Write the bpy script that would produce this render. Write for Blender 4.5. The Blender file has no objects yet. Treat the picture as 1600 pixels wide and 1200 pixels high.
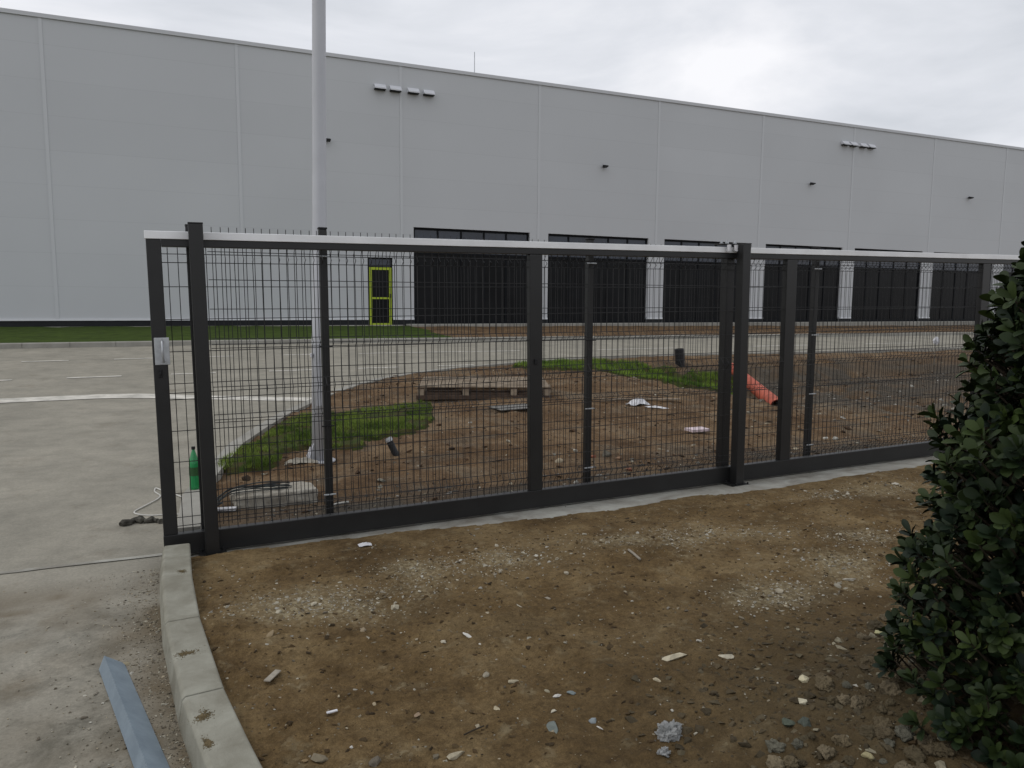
import bpy, bmesh, math, random
import numpy as np
from mathutils import Matrix, Vector
random.seed(7); rng = np.random.default_rng(7)
S = bpy.context.scene
# ------------------------------------------------------------------ camera
CH = 1.65; FPX = 1163.6
p, r, h = .11105, .007875, math.radians(23.43)
cp, sp = math.cos(p), math.sin(p)
_f = np.array([0, cp, -sp]); _u = np.array([0, sp, cp]); _x = np.array([1, 0, 0.])
_x2 = math.cos(r)*_x + math.sin(r)*_u; _u2 = -math.sin(r)*_x + math.cos(r)*_u
_c, _s = math.cos(h), math.sin(h)
Rz = np.array([[_c, _s, 0], [-_s, _c, 0], [0, 0, 1]])
RX, RU, RF = Rz@_x2, Rz@_u2, Rz@_f
cam = bpy.data.cameras.new('camera'); camo = bpy.data.objects.new('camera', cam)
S.collection.objects.link(camo); S.camera = camo
camo.matrix_world = Matrix(((RX[0], RU[0], -RF[0], 0), (RX[1], RU[1], -RF[1], 0), (RX[2], RU[2], -RF[2], CH), (0, 0, 0, 1)))
cam.sensor_width = 36; cam.lens = 36*FPX/1600; cam.clip_end = 5000; cam.clip_start = .05
S.render.resolution_x = 1024; S.render.resolution_y = 768
CAM = np.array([0, 0, CH])
# ------------------------------------------------------------------ world, sun, exposure
SUN_EL, SUN_AZ = math.radians(48), math.radians(-75)     # azimuth from +Y towards +X
w = bpy.data.worlds.new('World'); S.world = w; w.use_nodes = True
nt = w.node_tree; nt.nodes.clear(); N_ = nt.nodes.new; K_ = nt.links.new
out = N_('ShaderNodeOutputWorld'); sky = N_('ShaderNodeTexSky'); sky.sky_type = 'NISHITA'
sky.sun_disc = False; sky.sun_elevation = SUN_EL; sky.sun_rotation = SUN_AZ; sky.dust_density = 4
b1 = N_('ShaderNodeBackground'); b1.inputs[1].default_value = .1
K_(sky.outputs[0], b1.inputs[0])
tc = N_('ShaderNodeTexCoord'); mp = N_('ShaderNodeMapping'); mp.inputs['Scale'].default_value = (1.2, 1.2, 4.0)
K_(tc.outputs['Generated'], mp.inputs[0])
n1 = N_('ShaderNodeTexNoise'); n1.inputs['Scale'].default_value = 1.6; n1.inputs['Detail'].default_value = 7; n1.inputs['Roughness'].default_value = .52
n1.inputs['Distortion'].default_value = .6
K_(mp.outputs[0], n1.inputs['Vector'])
cr = N_('ShaderNodeValToRGB'); K_(n1.outputs[0], cr.inputs[0])
e = cr.color_ramp.elements
e[0].position = .33; e[0].color = (.62, .65, .70, 1); e[1].position = .64; e[1].color = (1.0, 1.0, 1.03, 1)
m_ = e.new(.5); m_.color = (.80, .82, .87, 1)
b2 = N_('ShaderNodeBackground'); K_(cr.outputs[0], b2.inputs[0]); b2.inputs[1].default_value = 1.0
mx = N_('ShaderNodeMixShader'); mx.inputs[0].default_value = .95
K_(b1.outputs[0], mx.inputs[1]); K_(b2.outputs[0], mx.inputs[2]); K_(mx.outputs[0], out.inputs[0])
sl = bpy.data.lights.new('sun', 'SUN'); sl.energy = .6; sl.angle = math.radians(14); sl.color = (1, .96, .9)
so = bpy.data.objects.new('sun', sl); S.collection.objects.link(so)
sd = Vector((math.cos(SUN_EL)*math.sin(SUN_AZ), math.cos(SUN_EL)*math.cos(SUN_AZ), math.sin(SUN_EL)))
so.rotation_euler = sd.to_track_quat('Z', 'Y').to_euler(); so.location = (-10, 0, 20)
S.view_settings.view_transform = 'Standard'; S.view_settings.look = 'None'; S.view_settings.exposure = 0; S.view_settings.gamma = 1
# ------------------------------------------------------------------ helpers
def ray(x, y): return RX*(x-800)/FPX - RU*(y-600)/FPX + RF
def to_px(P):
    d = np.asarray(P, float)-CAM; z = d@RF
    return 800+FPX*(d@RX)/z, 600-FPX*(d@RU)/z
def march(px, py, F):
    d = ray(px, py); d = d/np.linalg.norm(d); t = 1.0
    while t < 90:
        q = CAM+d*t
        if q[2] < F(q[0], q[1]): break
        t += .01+t*.0008
    return q
def tag(o, label=None, cat=None, group=None, kind=None):
    if label: o['label'] = label
    if cat: o['category'] = cat
    if group: o['group'] = group
    if kind: o['kind'] = kind
    return o
def empty(name, label, cat, loc=(0, 0, 0), group=None, mat=None):
    o = bpy.data.objects.new(name, None); S.collection.objects.link(o)
    if mat is not None: o.matrix_world = mat
    else: o.location = loc
    o.empty_display_size = .1
    return tag(o, label, cat, group)
class MB:
    def __init__(s): s.v = []; s.f = []; s.n = 0; s.c = []
    def add(s, v, f, col=None):
        v = np.asarray(v, float).reshape(-1, 3)
        s.v.append(v); s.f += [tuple(int(i)+s.n for i in q) for q in f]; s.n += len(v)
        s.c.append(np.tile(np.array(col if col is not None else (1, 1, 1), float), (len(v), 1)))
        return s
    def box(s, x0, x1, y0, y1, z0, z1, col=None):
        v = [(x, y, z) for x in (x0, x1) for y in (y0, y1) for z in (z0, z1)]
        return s.add(v, [(0, 1, 3, 2), (4, 6, 7, 5), (0, 4, 5, 1), (2, 3, 7, 6), (0, 2, 6, 4), (1, 5, 7, 3)], col)
    def tube(s, pts, rad, n=8, cap=True, col=None):
        pts = [np.array(q, float) for q in pts]; R = rad if hasattr(rad, '__len__') else [rad]*len(pts)
        V = []; up = None
        for i, q in enumerate(pts):
            a = pts[max(i-1, 0)]; b = pts[min(i+1, len(pts)-1)]
            t = (b-a)/(np.linalg.norm(b-a)+1e-9)
            if up is None: up = np.array([0, 0, 1.]) if abs(t[2]) < .9 else np.array([1., 0, 0])
            u = np.cross(t, up); u /= np.linalg.norm(u)+1e-9; w2 = np.cross(u, t); up = w2
            for k in range(n):
                an = 2*math.pi*k/n; V.append(q+R[i]*(math.cos(an)*u+math.sin(an)*w2))
        F = []
        for i in range(len(pts)-1):
            for k in range(n):
                F.append((i*n+k, i*n+(k+1) % n, (i+1)*n+(k+1) % n, (i+1)*n+k))
        if cap: F.append(tuple(range(n-1, -1, -1))); F.append(tuple(range((len(pts)-1)*n, len(pts)*n)))
        return s.add(V, F, col)
    def build(s, name, mat, parent=None, bevel=0, smooth=False, color=False, kind=None, label=None):
        me = bpy.data.meshes.new(name); V = np.concatenate(s.v)
        me.from_pydata(V.tolist(), [], s.f); me.materials.append(mat)
        if color:
            a = me.color_attributes.new('Col', 'FLOAT_COLOR', 'POINT')
            c = np.ones((len(V), 4)); c[:, :3] = np.concatenate(s.c); a.data.foreach_set('color', c.ravel())
        if smooth: me.polygons.foreach_set('use_smooth', [True]*len(me.polygons))
        me.update(); o = bpy.data.objects.new(name, me); S.collection.objects.link(o)
        if parent is not None: o.parent = parent
        if bevel:
            b = o.modifiers.new('bevel', 'BEVEL'); b.width = bevel; b.segments = 2; b.limit_method = 'ANGLE'
        if kind: o['kind'] = kind
        if label: o['label'] = label
        return o
# numpy value noise
_T = rng.random((64, 64, 64))
def vn(x, y, z=0.0):
    x = np.asarray(x, float); y = np.asarray(y, float); z = np.zeros_like(x)+z
    xi = np.floor(x).astype(int); yi = np.floor(y).astype(int); zi = np.floor(z).astype(int)
    fx, fy, fz = x-xi, y-yi, z-zi; fx = fx*fx*(3-2*fx); fy = fy*fy*(3-2*fy); fz = fz*fz*(3-2*fz)
    def T(a, b, c): return _T[(xi+a) % 64, (yi+b) % 64, (zi+c) % 64]
    A = T(0,0,0)*(1-fx)+T(1,0,0)*fx; B = T(0,1,0)*(1-fx)+T(1,1,0)*fx
    Cc = T(0,0,1)*(1-fx)+T(1,0,1)*fx; D = T(0,1,1)*(1-fx)+T(1,1,1)*fx
    return ((A*(1-fy)+B*fy)*(1-fz)+(Cc*(1-fy)+D*fy)*fz)*2-1
def fbm(x, y, sc, o=4, z=0.0):
    t = 0; a = 1; n = 0
    for i in range(o):
        t = t+a*vn(np.asarray(x)*sc+17.3*i, np.asarray(y)*sc+9.1*i, z+i*3.7); n += a; a *= .5; sc *= 2.03
    return t/n
# ------------------------------------------------------------------ materials
def mat(name, col, rough=.8, spec=.3, metal=0, var=.0, vscale=3, bump=0, bscale=40, attr=None, col2=None, bump2=0, bscale2=8, detail=6, coat=0, vdist=0, lo=.35, hi=.65):
    m = bpy.data.materials.new(name); m.use_nodes = True; t = m.node_tree; P = t.nodes['Principled BSDF']
    P.inputs['Roughness'].default_value = rough; P.inputs['Specular IOR Level'].default_value = spec; P.inputs['Metallic'].default_value = metal
    P.inputs['Base Color'].default_value = (*col, 1)
    g = t.nodes.new('ShaderNodeNewGeometry') if not attr == 'obj' else t.nodes.new('ShaderNodeTexCoord')
    pos = g.outputs['Position'] if attr != 'obj' else g.outputs['Object']
    last = None
    if col2 is None and var: col2 = tuple(c*(1-var) for c in col); col = tuple(c*(1+var*.6) for c in col)
    if col2 is not None:
        n = t.nodes.new('ShaderNodeTexNoise'); n.inputs['Scale'].default_value = vscale; n.inputs['Detail'].default_value = detail; n.inputs['Roughness'].default_value = .62
        n.inputs['Distortion'].default_value = vdist
        t.links.new(pos, n.inputs['Vector']); c = t.nodes.new('ShaderNodeValToRGB'); t.links.new(n.outputs[0], c.inputs[0])
        c.color_ramp.elements[0].position = lo; c.color_ramp.elements[1].position = hi
        c.color_ramp.elements[0].color = (*col2, 1); c.color_ramp.elements[1].color = (*col, 1); last = c.outputs[0]
        t.links.new(last, P.inputs['Base Color'])
    if attr == 'Col':
        a = t.nodes.new('ShaderNodeVertexColor'); a.layer_name = 'Col'
        mm = t.nodes.new('ShaderNodeMix'); mm.data_type = 'RGBA'; mm.blend_type = 'MULTIPLY'; mm.inputs[0].default_value = 1
        if last is not None: t.links.new(last, mm.inputs[6])
        else: mm.inputs[6].default_value = (*col, 1)
        t.links.new(a.outputs[0], mm.inputs[7]); t.links.new(mm.outputs[2], P.inputs['Base Color'])
    nrm = None
    for bs, sc in ((bump, bscale), (bump2, bscale2)):
        if bs:
            n = t.nodes.new('ShaderNodeTexNoise'); n.inputs['Scale'].default_value = sc; n.inputs['Detail'].default_value = 5
            t.links.new(pos, n.inputs['Vector']); b = t.nodes.new('ShaderNodeBump'); b.inputs['Strength'].default_value = min(1, bs); b.inputs['Distance'].default_value = .02*max(1, bs)
            t.links.new(n.outputs[0], b.inputs['Height'])
            if nrm: t.links.new(nrm, b.inputs['Normal'])
            nrm = b.outputs[0]
    if nrm: t.links.new(nrm, P.inputs['Normal'])
    if coat: P.inputs['Coat Weight'].default_value = coat
    return m
M = {}
M['steel'] = mat('anthracite_paint', (.0150, .0150, .0152), .38, .45, var=.15, vscale=4, bump=.04, bscale=120)
M['wire'] = mat('wire_coating', (.013, .013, .014), .45, .4)
M['alu'] = mat('aluminium_rail', (.84, .85, .86), .45, .5, metal=.0, var=.10, vscale=2.5)
M['zinc'] = mat('galvanised_steel', (.50, .52, .54), .45, .5, metal=.4, var=.18, vscale=14)
M['angle'] = mat('dull_galvanised', (.25, .31, .36), .5, .4, metal=.2, col2=(.19, .24, .285), vscale=9, bump=.05, bscale=50)
M['pole'] = mat('pole_grey', (.48, .49, .515), .45, .4, metal=.05, var=.06, vscale=2)
M['lamp_black'] = mat('black_plastic', (.012, .012, .013), .5, .3)
M['pipe_orange'] = mat('orange_pipe', (.42, .095, .055), .6, .35, var=.25, vscale=6, bump=.1, bscale=20)
M['pipe_black'] = mat('black_pipe', (.014, .014, .016), .45, .35, var=.2)
M['wood'] = mat('pallet_wood', (.34, .28, .21), .85, .2, col2=(.17, .13, .09), vscale=7, detail=8, bump=.2, bscale=60)
M['wood_dark'] = mat('old_wood', (.085, .06, .045), .9, .15, var=.3, vscale=9, bump=.2, bscale=60)
M['white_plastic'] = mat('white_plastic', (.62, .62, .64), .5, .4, var=.15, vscale=20)
M['bag'] = mat('bag_pinkish', (.66, .55, .58), .55, .3, var=.2, vscale=12, bump=.3, bscale=25)
M['concrete_block'] = mat('rough_concrete', (.40, .38, .33), .9, .2, col2=(.25, .225, .18), vscale=5, bump=.5, bscale=30, bump2=.4, bscale2=8)
M['kerb'] = mat('kerb_concrete', (.30, .295, .245), .85, .25, col2=(.20, .19, .15), vscale=6, bump=.2, bscale=160, detail=9, vdist=.4)
M['kerb_far'] = mat('kerb_concrete_far', (.33, .32, .285), .85, .25, col2=(.25, .24, .21), vscale=2, bump=.1, bscale=60)
M['strip'] = mat('foundation_concrete', (.36, .355, .315), .85, .25, col2=(.20, .185, .155), vscale=2.6, bump=.35, bscale=50, detail=9, vdist=.8)
M['mark'] = mat('road_paint', (.66, .63, .56), .7, .3, col2=(.40, .385, .34), vscale=5)
M['grass'] = mat('grass_blades', (1, 1, 1), .6, .2, attr='Col')
M['sod'] = mat('sod', (.035, .06, .012), .95, .1, col2=(.06, .045, .02), vscale=9, bump=.6, bscale=50)
M['lawn'] = mat('lawn', (.050, .080, .012), .95, .1, col2=(.030, .048, .008), vscale=3, bump=.7, bscale=12)
M['stone'] = mat('stone_surface', (1, 1, 1), .9, .2, attr='Col', bump=.5, bscale=70, var=.18, vscale=25)
M['leaf'] = mat('shrub_leaf', (1, 1, 1), .55, .2, attr='Col')
M['bark'] = mat('shrub_bark', (.05, .04, .028), .9, .2, var=.3, vscale=20, bump=.4, bscale=60)
M['mud'] = mat('dried_mud', (.19, .15, .085), .95, .1, col2=(.11, .085, .045), vscale=30, bump=.8, bscale=80)
M['rag'] = mat('dirty_cloth', (.10, .095, .08), .95, .1, col2=(.04, .037, .032), vscale=14, bump=.6, bscale=50)
M['cable'] = mat('cable_sheath', (.03, .04, .042), .5, .4, var=.3, vscale=8)
M['cable_white'] = mat('white_rope', (.55, .54, .50), .7, .3, var=.15, vscale=10)
M['plinth'] = mat('dark_plinth', (.014, .016, .018), .6, .3, var=.2, vscale=2)
M['flash'] = mat('white_flashing', (.68, .69, .71), .5, .4)
M['trim'] = mat('seam_trim', (.562, .575, .590), .5, .4)
M['coping'] = mat('coping_trim', (.56, .57, .585), .5, .4)
M['vent'] = mat('vent_metal', (.62, .63, .66), .5, .4)
M['frame'] = mat('window_frame', (.008, .009, .011), .6, .12)
M['green'] = mat('door_green', (.40, .50, .03), .5, .4, var=.08, vscale=5)
M['screen'] = mat('dull_window_board', (.05, .06, .065), .6, .2, var=.3, vscale=2)
def facade_mat():
    m = bpy.data.materials.new('sandwich_panel'); m.use_nodes = True; t = m.node_tree; P = t.nodes['Principled BSDF']; n = t.nodes.new; k = t.links.new
    P.inputs['Roughness'].default_value = .55; P.inputs['Specular IOR Level'].default_value = .3
    g = n('ShaderNodeNewGeometry'); s = n('ShaderNodeSeparateXYZ'); k(g.outputs['Position'], s.inputs[0])
    d = n('ShaderNodeMath'); d.operation = 'MULTIPLY_ADD'; d.inputs[1].default_value = 1/1.12; d.inputs[2].default_value = .21; k(s.outputs[2], d.inputs[0])
    fr = n('ShaderNodeMath'); fr.operation = 'FRACT'; k(d.outputs[0], fr.inputs[0])
    lt = n('ShaderNodeMath'); lt.operation = 'LESS_THAN'; lt.inputs[1].default_value = .022; k(fr.outputs[0], lt.inputs[0])
    fl = n('ShaderNodeMath'); fl.operation = 'FLOOR'; k(d.outputs[0], fl.inputs[0])
    bx = n('ShaderNodeMath'); bx.operation = 'MULTIPLY_ADD'; bx.inputs[1].default_value = 1/6.0; bx.inputs[2].default_value = 10.68; k(s.outputs[0], bx.inputs[0])
    fb = n('ShaderNodeMath'); fb.operation = 'FLOOR'; k(bx.outputs[0], fb.inputs[0])
    cb = n('ShaderNodeCombineXYZ'); k(fb.outputs[0], cb.inputs[0]); k(fl.outputs[0], cb.inputs[1])
    wn = n('ShaderNodeTexWhiteNoise'); k(cb.outputs[0], wn.inputs[0])
    mr = n('ShaderNodeMapRange'); mr.inputs[3].default_value = .985; mr.inputs[4].default_value = 1.012; k(wn.outputs[0], mr.inputs[0])
    ns = n('ShaderNodeTexNoise'); ns.inputs['Scale'].default_value = .22; ns.inputs['Detail'].default_value = 4; k(g.outputs['Position'], ns.inputs[0])
    m2 = n('ShaderNodeMapRange'); m2.inputs[3].default_value = .93; m2.inputs[4].default_value = 1.07; k(ns.outputs[0], m2.inputs[0])
    mu = n('ShaderNodeMath'); mu.operation = 'MULTIPLY'; k(mr.outputs[0], mu.inputs[0]); k(m2.outputs[0], mu.inputs[1])
    ln = n('ShaderNodeMath'); ln.operation = 'MULTIPLY_ADD'; ln.inputs[1].default_value = -.06; ln.inputs[2].default_value = 1; k(lt.outputs[0], ln.inputs[0])
    m3 = n('ShaderNodeMath'); m3.operation = 'MULTIPLY'; k(mu.outputs[0], m3.inputs[0]); k(ln.outputs[0], m3.inputs[1])
    vm = n('ShaderNodeVectorMath'); vm.operation = 'SCALE'; vm.inputs[0].default_value = (.535, .548, .562); k(m3.outputs[0], vm.inputs['Scale'])
    k(vm.outputs[0], P.inputs['Base Color'])
    nb = n('ShaderNodeTexNoise'); nb.inputs['Scale'].default_value = .8; k(g.outputs['Position'], nb.inputs[0])
    b = n('ShaderNodeBump'); b.inputs['Strength'].default_value = .12; b.inputs['Distance'].default_value = .05; k(nb.outputs[0], b.inputs['Height']); k(b.outputs[0], P.inputs['Normal'])
    return m
M['facade'] = facade_mat()
def glass_mat(name, col, rough, spec):
    m = mat(name, col, rough, spec, var=.35, vscale=.6)
    return m
M['glass'] = glass_mat('dark_glazing', (.010, .0105, .0115), .25, .12)
M['glass_sky_tint'] = glass_mat('upper_glazing_sky_tint', (.034, .042, .060), .2, .5)  # sky reflection painted into the bluish colour of upper panes and transom
def soil_mat(name, cols, grav, wet_and_shade):
    m = bpy.data.materials.new(name); m.use_nodes = True; t = m.node_tree; P = t.nodes['Principled BSDF']; n = t.nodes.new; k = t.links.new
    P.inputs['Roughness'].default_value = .95; P.inputs['Specular IOR Level'].default_value = .15
    g = n('ShaderNodeNewGeometry')
    def noise(sc, det=6, rough=.6, dist=0):
        q = n('ShaderNodeTexNoise'); q.inputs['Scale'].default_value = sc; q.inputs['Detail'].default_value = det; q.inputs['Roughness'].default_value = rough; q.inputs['Distortion'].default_value = dist
        k(g.outputs['Position'], q.inputs['Vector']); return q.outputs[0]
    def ramp(inp, stops):
        c = n('ShaderNodeValToRGB'); k(inp, c.inputs[0]); e = c.color_ramp.elements
        e[0].position, e[0].color = stops[0][0], (*stops[0][1], 1); e[1].position, e[1].color = stops[-1][0], (*stops[-1][1], 1)
        for s_ in stops[1:-1]:
            q = e.new(s_[0]); q.color = (*s_[1], 1)
        return c.outputs[0]
    def mix(fac, a, b, mode='MIX'):
        q = n('ShaderNodeMix'); q.data_type = 'RGBA'; q.blend_type = mode
        if hasattr(fac, 'node'): k(fac, q.inputs[0])
        else: q.inputs[0].default_value = fac
        for s_, v in ((6, a), (7, b)):
            if hasattr(v, 'node'): k(v, q.inputs[s_])
            else: q.inputs[s_].default_value = (*v, 1)
        return q.outputs[2]
    base = ramp(noise(1.7, 8, .62, .5), [(.30, cols[0]), (.5, cols[1]), (.68, cols[2])])
    fine = ramp(noise(38, 5, .7), [(.25, (.62, .60, .58)), (.72, (1.35, 1.35, 1.35))])
    c = mix(1.0, base, fine, 'MULTIPLY')
    vf = ramp(noise(150, 4, .8), [(.3, (.68, .66, .64)), (.7, (1.30, 1.30, 1.30))]); c = mix(1.0, c, vf, 'MULTIPLY')
    mid = ramp(noise(9, 6, .7), [(.3, (.74, .72, .70)), (.65, (1.18, 1.18, 1.18))]); c = mix(1.0, c, mid, 'MULTIPLY')
    at = n('ShaderNodeVertexColor'); at.layer_name = 'Col'; sep = n('ShaderNodeSeparateColor'); k(at.outputs[0], sep.inputs[0])
    gr = n('ShaderNodeTexVoronoi'); gr.inputs['Scale'].default_value = 55; k(g.outputs['Position'], gr.inputs['Vector'])
    gl = ramp(gr.outputs['Color'], [(.45, (0, 0, 0)), (.75, (1, 1, 1))])
    mg = n('ShaderNodeMath'); mg.operation = 'MULTIPLY'; k(gl, mg.inputs[0]); k(sep.outputs[0], mg.inputs[1])
    c = mix(mg.outputs[0], c, grav)
    tone = n('ShaderNodeMath'); tone.operation = 'MULTIPLY'; tone.inputs[1].default_value = .55; k(sep.outputs[0], tone.inputs[0])
    c = mix(tone.outputs[0], c, tuple(x*.62 for x in grav))
    c = mix(sep.outputs[1], c, wet_and_shade)
    sv = n('ShaderNodeTexVoronoi'); sv.inputs['Scale'].default_value = 75; k(g.outputs['Position'], sv.inputs['Vector'])
    sr = ramp(sv.outputs['Color'], [(.80, (0, 0, 0)), (.86, (1, 1, 1))]); cl_ = ramp(noise(2.6, 5, .7), [(.56, (0, 0, 0)), (.72, (.75, .75, .75))]); sq = n('ShaderNodeMath'); sq.operation = 'MULTIPLY'; k(sr, sq.inputs[0]); k(cl_, sq.inputs[1]); c = mix(sq.outputs[0], c, tuple(x*.85 for x in grav))
    dk = ramp(noise(4.5, 7, .75), [(.56, (0, 0, 0)), (.70, (.55, .55, .55))]); c = mix(dk, c, tuple(x*.55 for x in cols[0]))
    k(c, P.inputs['Base Color'])
    b = n('ShaderNodeBump'); b.inputs['Strength'].default_value = .9; b.inputs['Distance'].default_value = .014; k(noise(48, 7, .7), b.inputs['Height'])
    b3 = n('ShaderNodeBump'); b3.inputs['Strength'].default_value = .7; b3.inputs['Distance'].default_value = .03; k(noise(11, 5, .6), b3.inputs['Height']); k(b.outputs[0], b3.inputs['Normal'])
    k(b3.outputs[0], P.inputs['Normal']); return m
M['soil'] = soil_mat('brown_soil', [(.072, .046, .019), (.128, .087, .040), (.195, .143, .073)], (.36, .30, .185), (.066, .051, .028))
M['soil_back'] = soil_mat('reddish_soil', [(.072, .043, .022), (.128, .082, .044), (.195, .138, .082)], (.33, .30, .23), (.075, .064, .050))
def paving_mat(name, c0, c1, c2, stain, attr=False, sc=.7):
    m = bpy.data.materials.new(name); m.use_nodes = True; t = m.node_tree; P = t.nodes['Principled BSDF']; n = t.nodes.new; k = t.links.new
    P.inputs['Roughness'].default_value = .85; P.inputs['Specular IOR Level'].default_value = .25
    g = n('ShaderNodeNewGeometry')
    def noise(s_, det=6, rough=.6, dist=0):
        q = n('ShaderNodeTexNoise'); q.inputs['Scale'].default_value = s_; q.inputs['Detail'].default_value = det; q.inputs['Roughness'].default_value = rough; q.inputs['Distortion'].default_value = dist
        k(g.outputs['Position'], q.inputs['Vector']); return q.outputs[0]
    c = n('ShaderNodeValToRGB'); k(noise(sc, 12, .72, .15), c.inputs[0]); e = c.color_ramp.elements
    e[0].position = .3; e[0].color = (*c0, 1); e[1].position = .7; e[1].color = (*c2, 1); q = e.new(.5); q.color = (*c1, 1)
    f = n('ShaderNodeValToRGB'); k(noise(60, 6, .75), f.inputs[0]); e = f.color_ramp.elements; e[0].position = .3; e[0].color = (.80, .80, .80, 1); e[1].position = .7; e[1].color = (1.17, 1.17, 1.17, 1)
    a = n('ShaderNodeMix'); a.data_type = 'RGBA'; a.blend_type = 'MULTIPLY'; a.inputs[0].default_value = 1; k(c.outputs[0], a.inputs[6]); k(f.outputs[0], a.inputs[7])
    st = n('ShaderNodeValToRGB'); k(noise(2.3, 12, .75, .3), st.inputs[0]); e = st.color_ramp.elements; e[0].position = .56; e[0].color = (0, 0, 0, 1); e[1].position = .74; e[1].color = (1, 1, 1, 1)
    col = a.outputs[2]
    if attr:
        at = n('ShaderNodeVertexColor'); at.layer_name = 'Col'; sep = n('ShaderNodeSeparateColor'); k(at.outputs[0], sep.inputs[0])
        ad = n('ShaderNodeMath'); ad.operation = 'MULTIPLY_ADD'; ad.inputs[1].default_value = .55; ad.use_clamp = True; k(st.outputs[0], ad.inputs[0]); k(sep.outputs[0], ad.inputs[2])
        fac = ad.outputs[0]
        dr_ = n('ShaderNodeValToRGB'); k(noise(3.2, 13, .78, .2), dr_.inputs[0]); e = dr_.color_ramp.elements; e[0].position = .46; e[0].color = (0, 0, 0, 1); e[1].position = .62; e[1].color = (1, 1, 1, 1)
        dq = n('ShaderNodeMath'); dq.operation = 'MULTIPLY'; k(dr_.outputs[0], dq.inputs[0]); k(sep.outputs[1], dq.inputs[1])
        dm_ = n('ShaderNodeMix'); dm_.data_type = 'RGBA'; k(dq.outputs[0], dm_.inputs[0]); k(col, dm_.inputs[6]); dm_.inputs[7].default_value = (.082, .080, .064, 1); col = dm_.outputs[2]
    else:
        ad = n('ShaderNodeMath'); ad.operation = 'MULTIPLY'; ad.inputs[1].default_value = .5; k(st.outputs[0], ad.inputs[0]); fac = ad.outputs[0]
    a2 = n('ShaderNodeMix'); a2.data_type = 'RGBA'; k(fac, a2.inputs[0]); k(col, a2.inputs[6]); a2.inputs[7].default_value = (*stain, 1)
    k(a2.outputs[2], P.inputs['Base Color'])
    b = n('ShaderNodeBump'); b.inputs['Strength'].default_value = .35; b.inputs['Distance'].default_value = .008; k(noise(90, 4, .7), b.inputs['Height']); k(b.outputs[0], P.inputs['Normal'])
    return m
M['drive'] = paving_mat('dusty_driveway', (.22, .207, .170), (.280, .262, .215), (.34, .315, .258), (.135, .108, .070), True, 1.1)
M['road'] = paving_mat('dusty_asphalt', (.20, .187, .162), (.243, .226, .194), (.285, .265, .228), (.16, .145, .12), False, .25)
M['ground'] = mat('outer_ground', (.10, .085, .05), .95, .1, col2=(.06, .065, .03), vscale=.2)
# ------------------------------------------------------------------ levels
_zs = ([-5, 5, 9, 13, 15.6, 18.4, 21.1, 29.4, 60], [0, 0, .01, .08, .2, .3, .4, .58, .58])
def L(x, y): return np.interp(y, *_zs)-.0045*np.clip(x, 0, 60)*np.clip((np.asarray(y)-7)/7, 0, 1)
def sstep(a, b, v): t = np.clip((np.asarray(v, float)-a)/(b-a), 0, 1); return t*t*(3-2*t)
P0 = np.array([-.2, 5.131, .08]); _a = _t = math.radians(.8)
GU = np.array([math.cos(_a)*math.cos(_t), math.sin(_a)*math.cos(_t), math.sin(_t)]); GN = np.array([-math.sin(_a), math.cos(_a), 0]); GW = np.cross(GU, GN)
GM = Matrix(((GU[0], GN[0], GW[0], P0[0]), (GU[1], GN[1], GW[1], P0[1]), (GU[2], GN[2], GW[2], P0[2]), (0, 0, 0, 1)))
def gl(X, N, Z): return P0+GU*X+GN*N+GW*Z
def zg(x): return (np.asarray(x)+.2)*.014
def Hf(x, y, fine=True):
    x = np.asarray(x, float); y = np.asarray(y, float)
    t = sstep(3.6, 4.9, y); b = (.075+.006*np.clip(x, 0, 12))*(1-t)+(.006+zg(x))*t+.03*(1-t)*sstep(.6, 2.5, x)
    b = b+.17*np.exp(-((x-2.55)**2+(y-1.45)**2)/.55)
    if fine:
        k = 1-.62*sstep(4.4, 4.9, y)
        cl = np.clip(fbm(x, y, 2.2, 2, 44.)*2+.45, 0, 1)
        b = b+.012*sstep(3.9, 4.7, y)*sstep(2.0, .8, x)
        b = b+k*(.018*fbm(x, y, 1.3, 3)+.016*fbm(x, y, 6, 3, 5.)+.018*np.abs(fbm(x, y, 19, 3, 9.))+.030*cl*np.abs(fbm(x, y, 13, 3, 31.)))
        b = b+.02*np.abs(fbm(x, y, 8, 3, 2.))*np.exp(-((x-2.3)**2+(y-1.8)**2)/.8)
    return b
def Hb(x, y, fine=True):
    x = np.asarray(x, float); y = np.asarray(y, float)
    base = np.interp(y, [5.1, 6.5, 8.5, 10.5, 12, 14, 16, 18], [-.03, .05, .08, .10, .13, .17, .23, .3])
    edge = L(x, y)+.09
    base = np.minimum(base+.012*np.clip(x, 0, 6), edge+.05)
    base = base+.10*np.exp(-((x-6.3)**2/6+(y-11.2)**2/3))
    d = sstep(7.5, 10.5, x)*np.exp(-((y-11.9)/2.7)**6)
    base = base-.55*d*(1+.3*fbm(x, y, .9, 2, 8.))
    base = base-.0045*np.clip(x, 0, 40)*np.clip((y-7)/7, 0, 1)
    if fine: base = base+.03*fbm(x, y, 1.1, 3, 3.)+.04*fbm(x, y, 4, 3, 1.)+sstep(7.5, 9.5, x)*sstep(15.8, 14.8, y)*(.10*fbm(x, y, 1.6, 3, 61.)+.07*fbm(x, y, 4.5, 3, 62.))+.02*np.abs(fbm(x, y, 12, 2, 7.))
    return base
def inpoly(x, y, poly):
    c = np.zeros(np.shape(x), bool); n = len(poly)
    for i in range(n):
        x1, y1 = poly[i]; x2, y2 = poly[(i+1) % n]
        k = ((y1 > y) != (y2 > y)); c ^= k & (x < (x2-x1)*(y-y1)/((y2-y1) if y2 != y1 else 1e-9)+x1)
    return c
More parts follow.
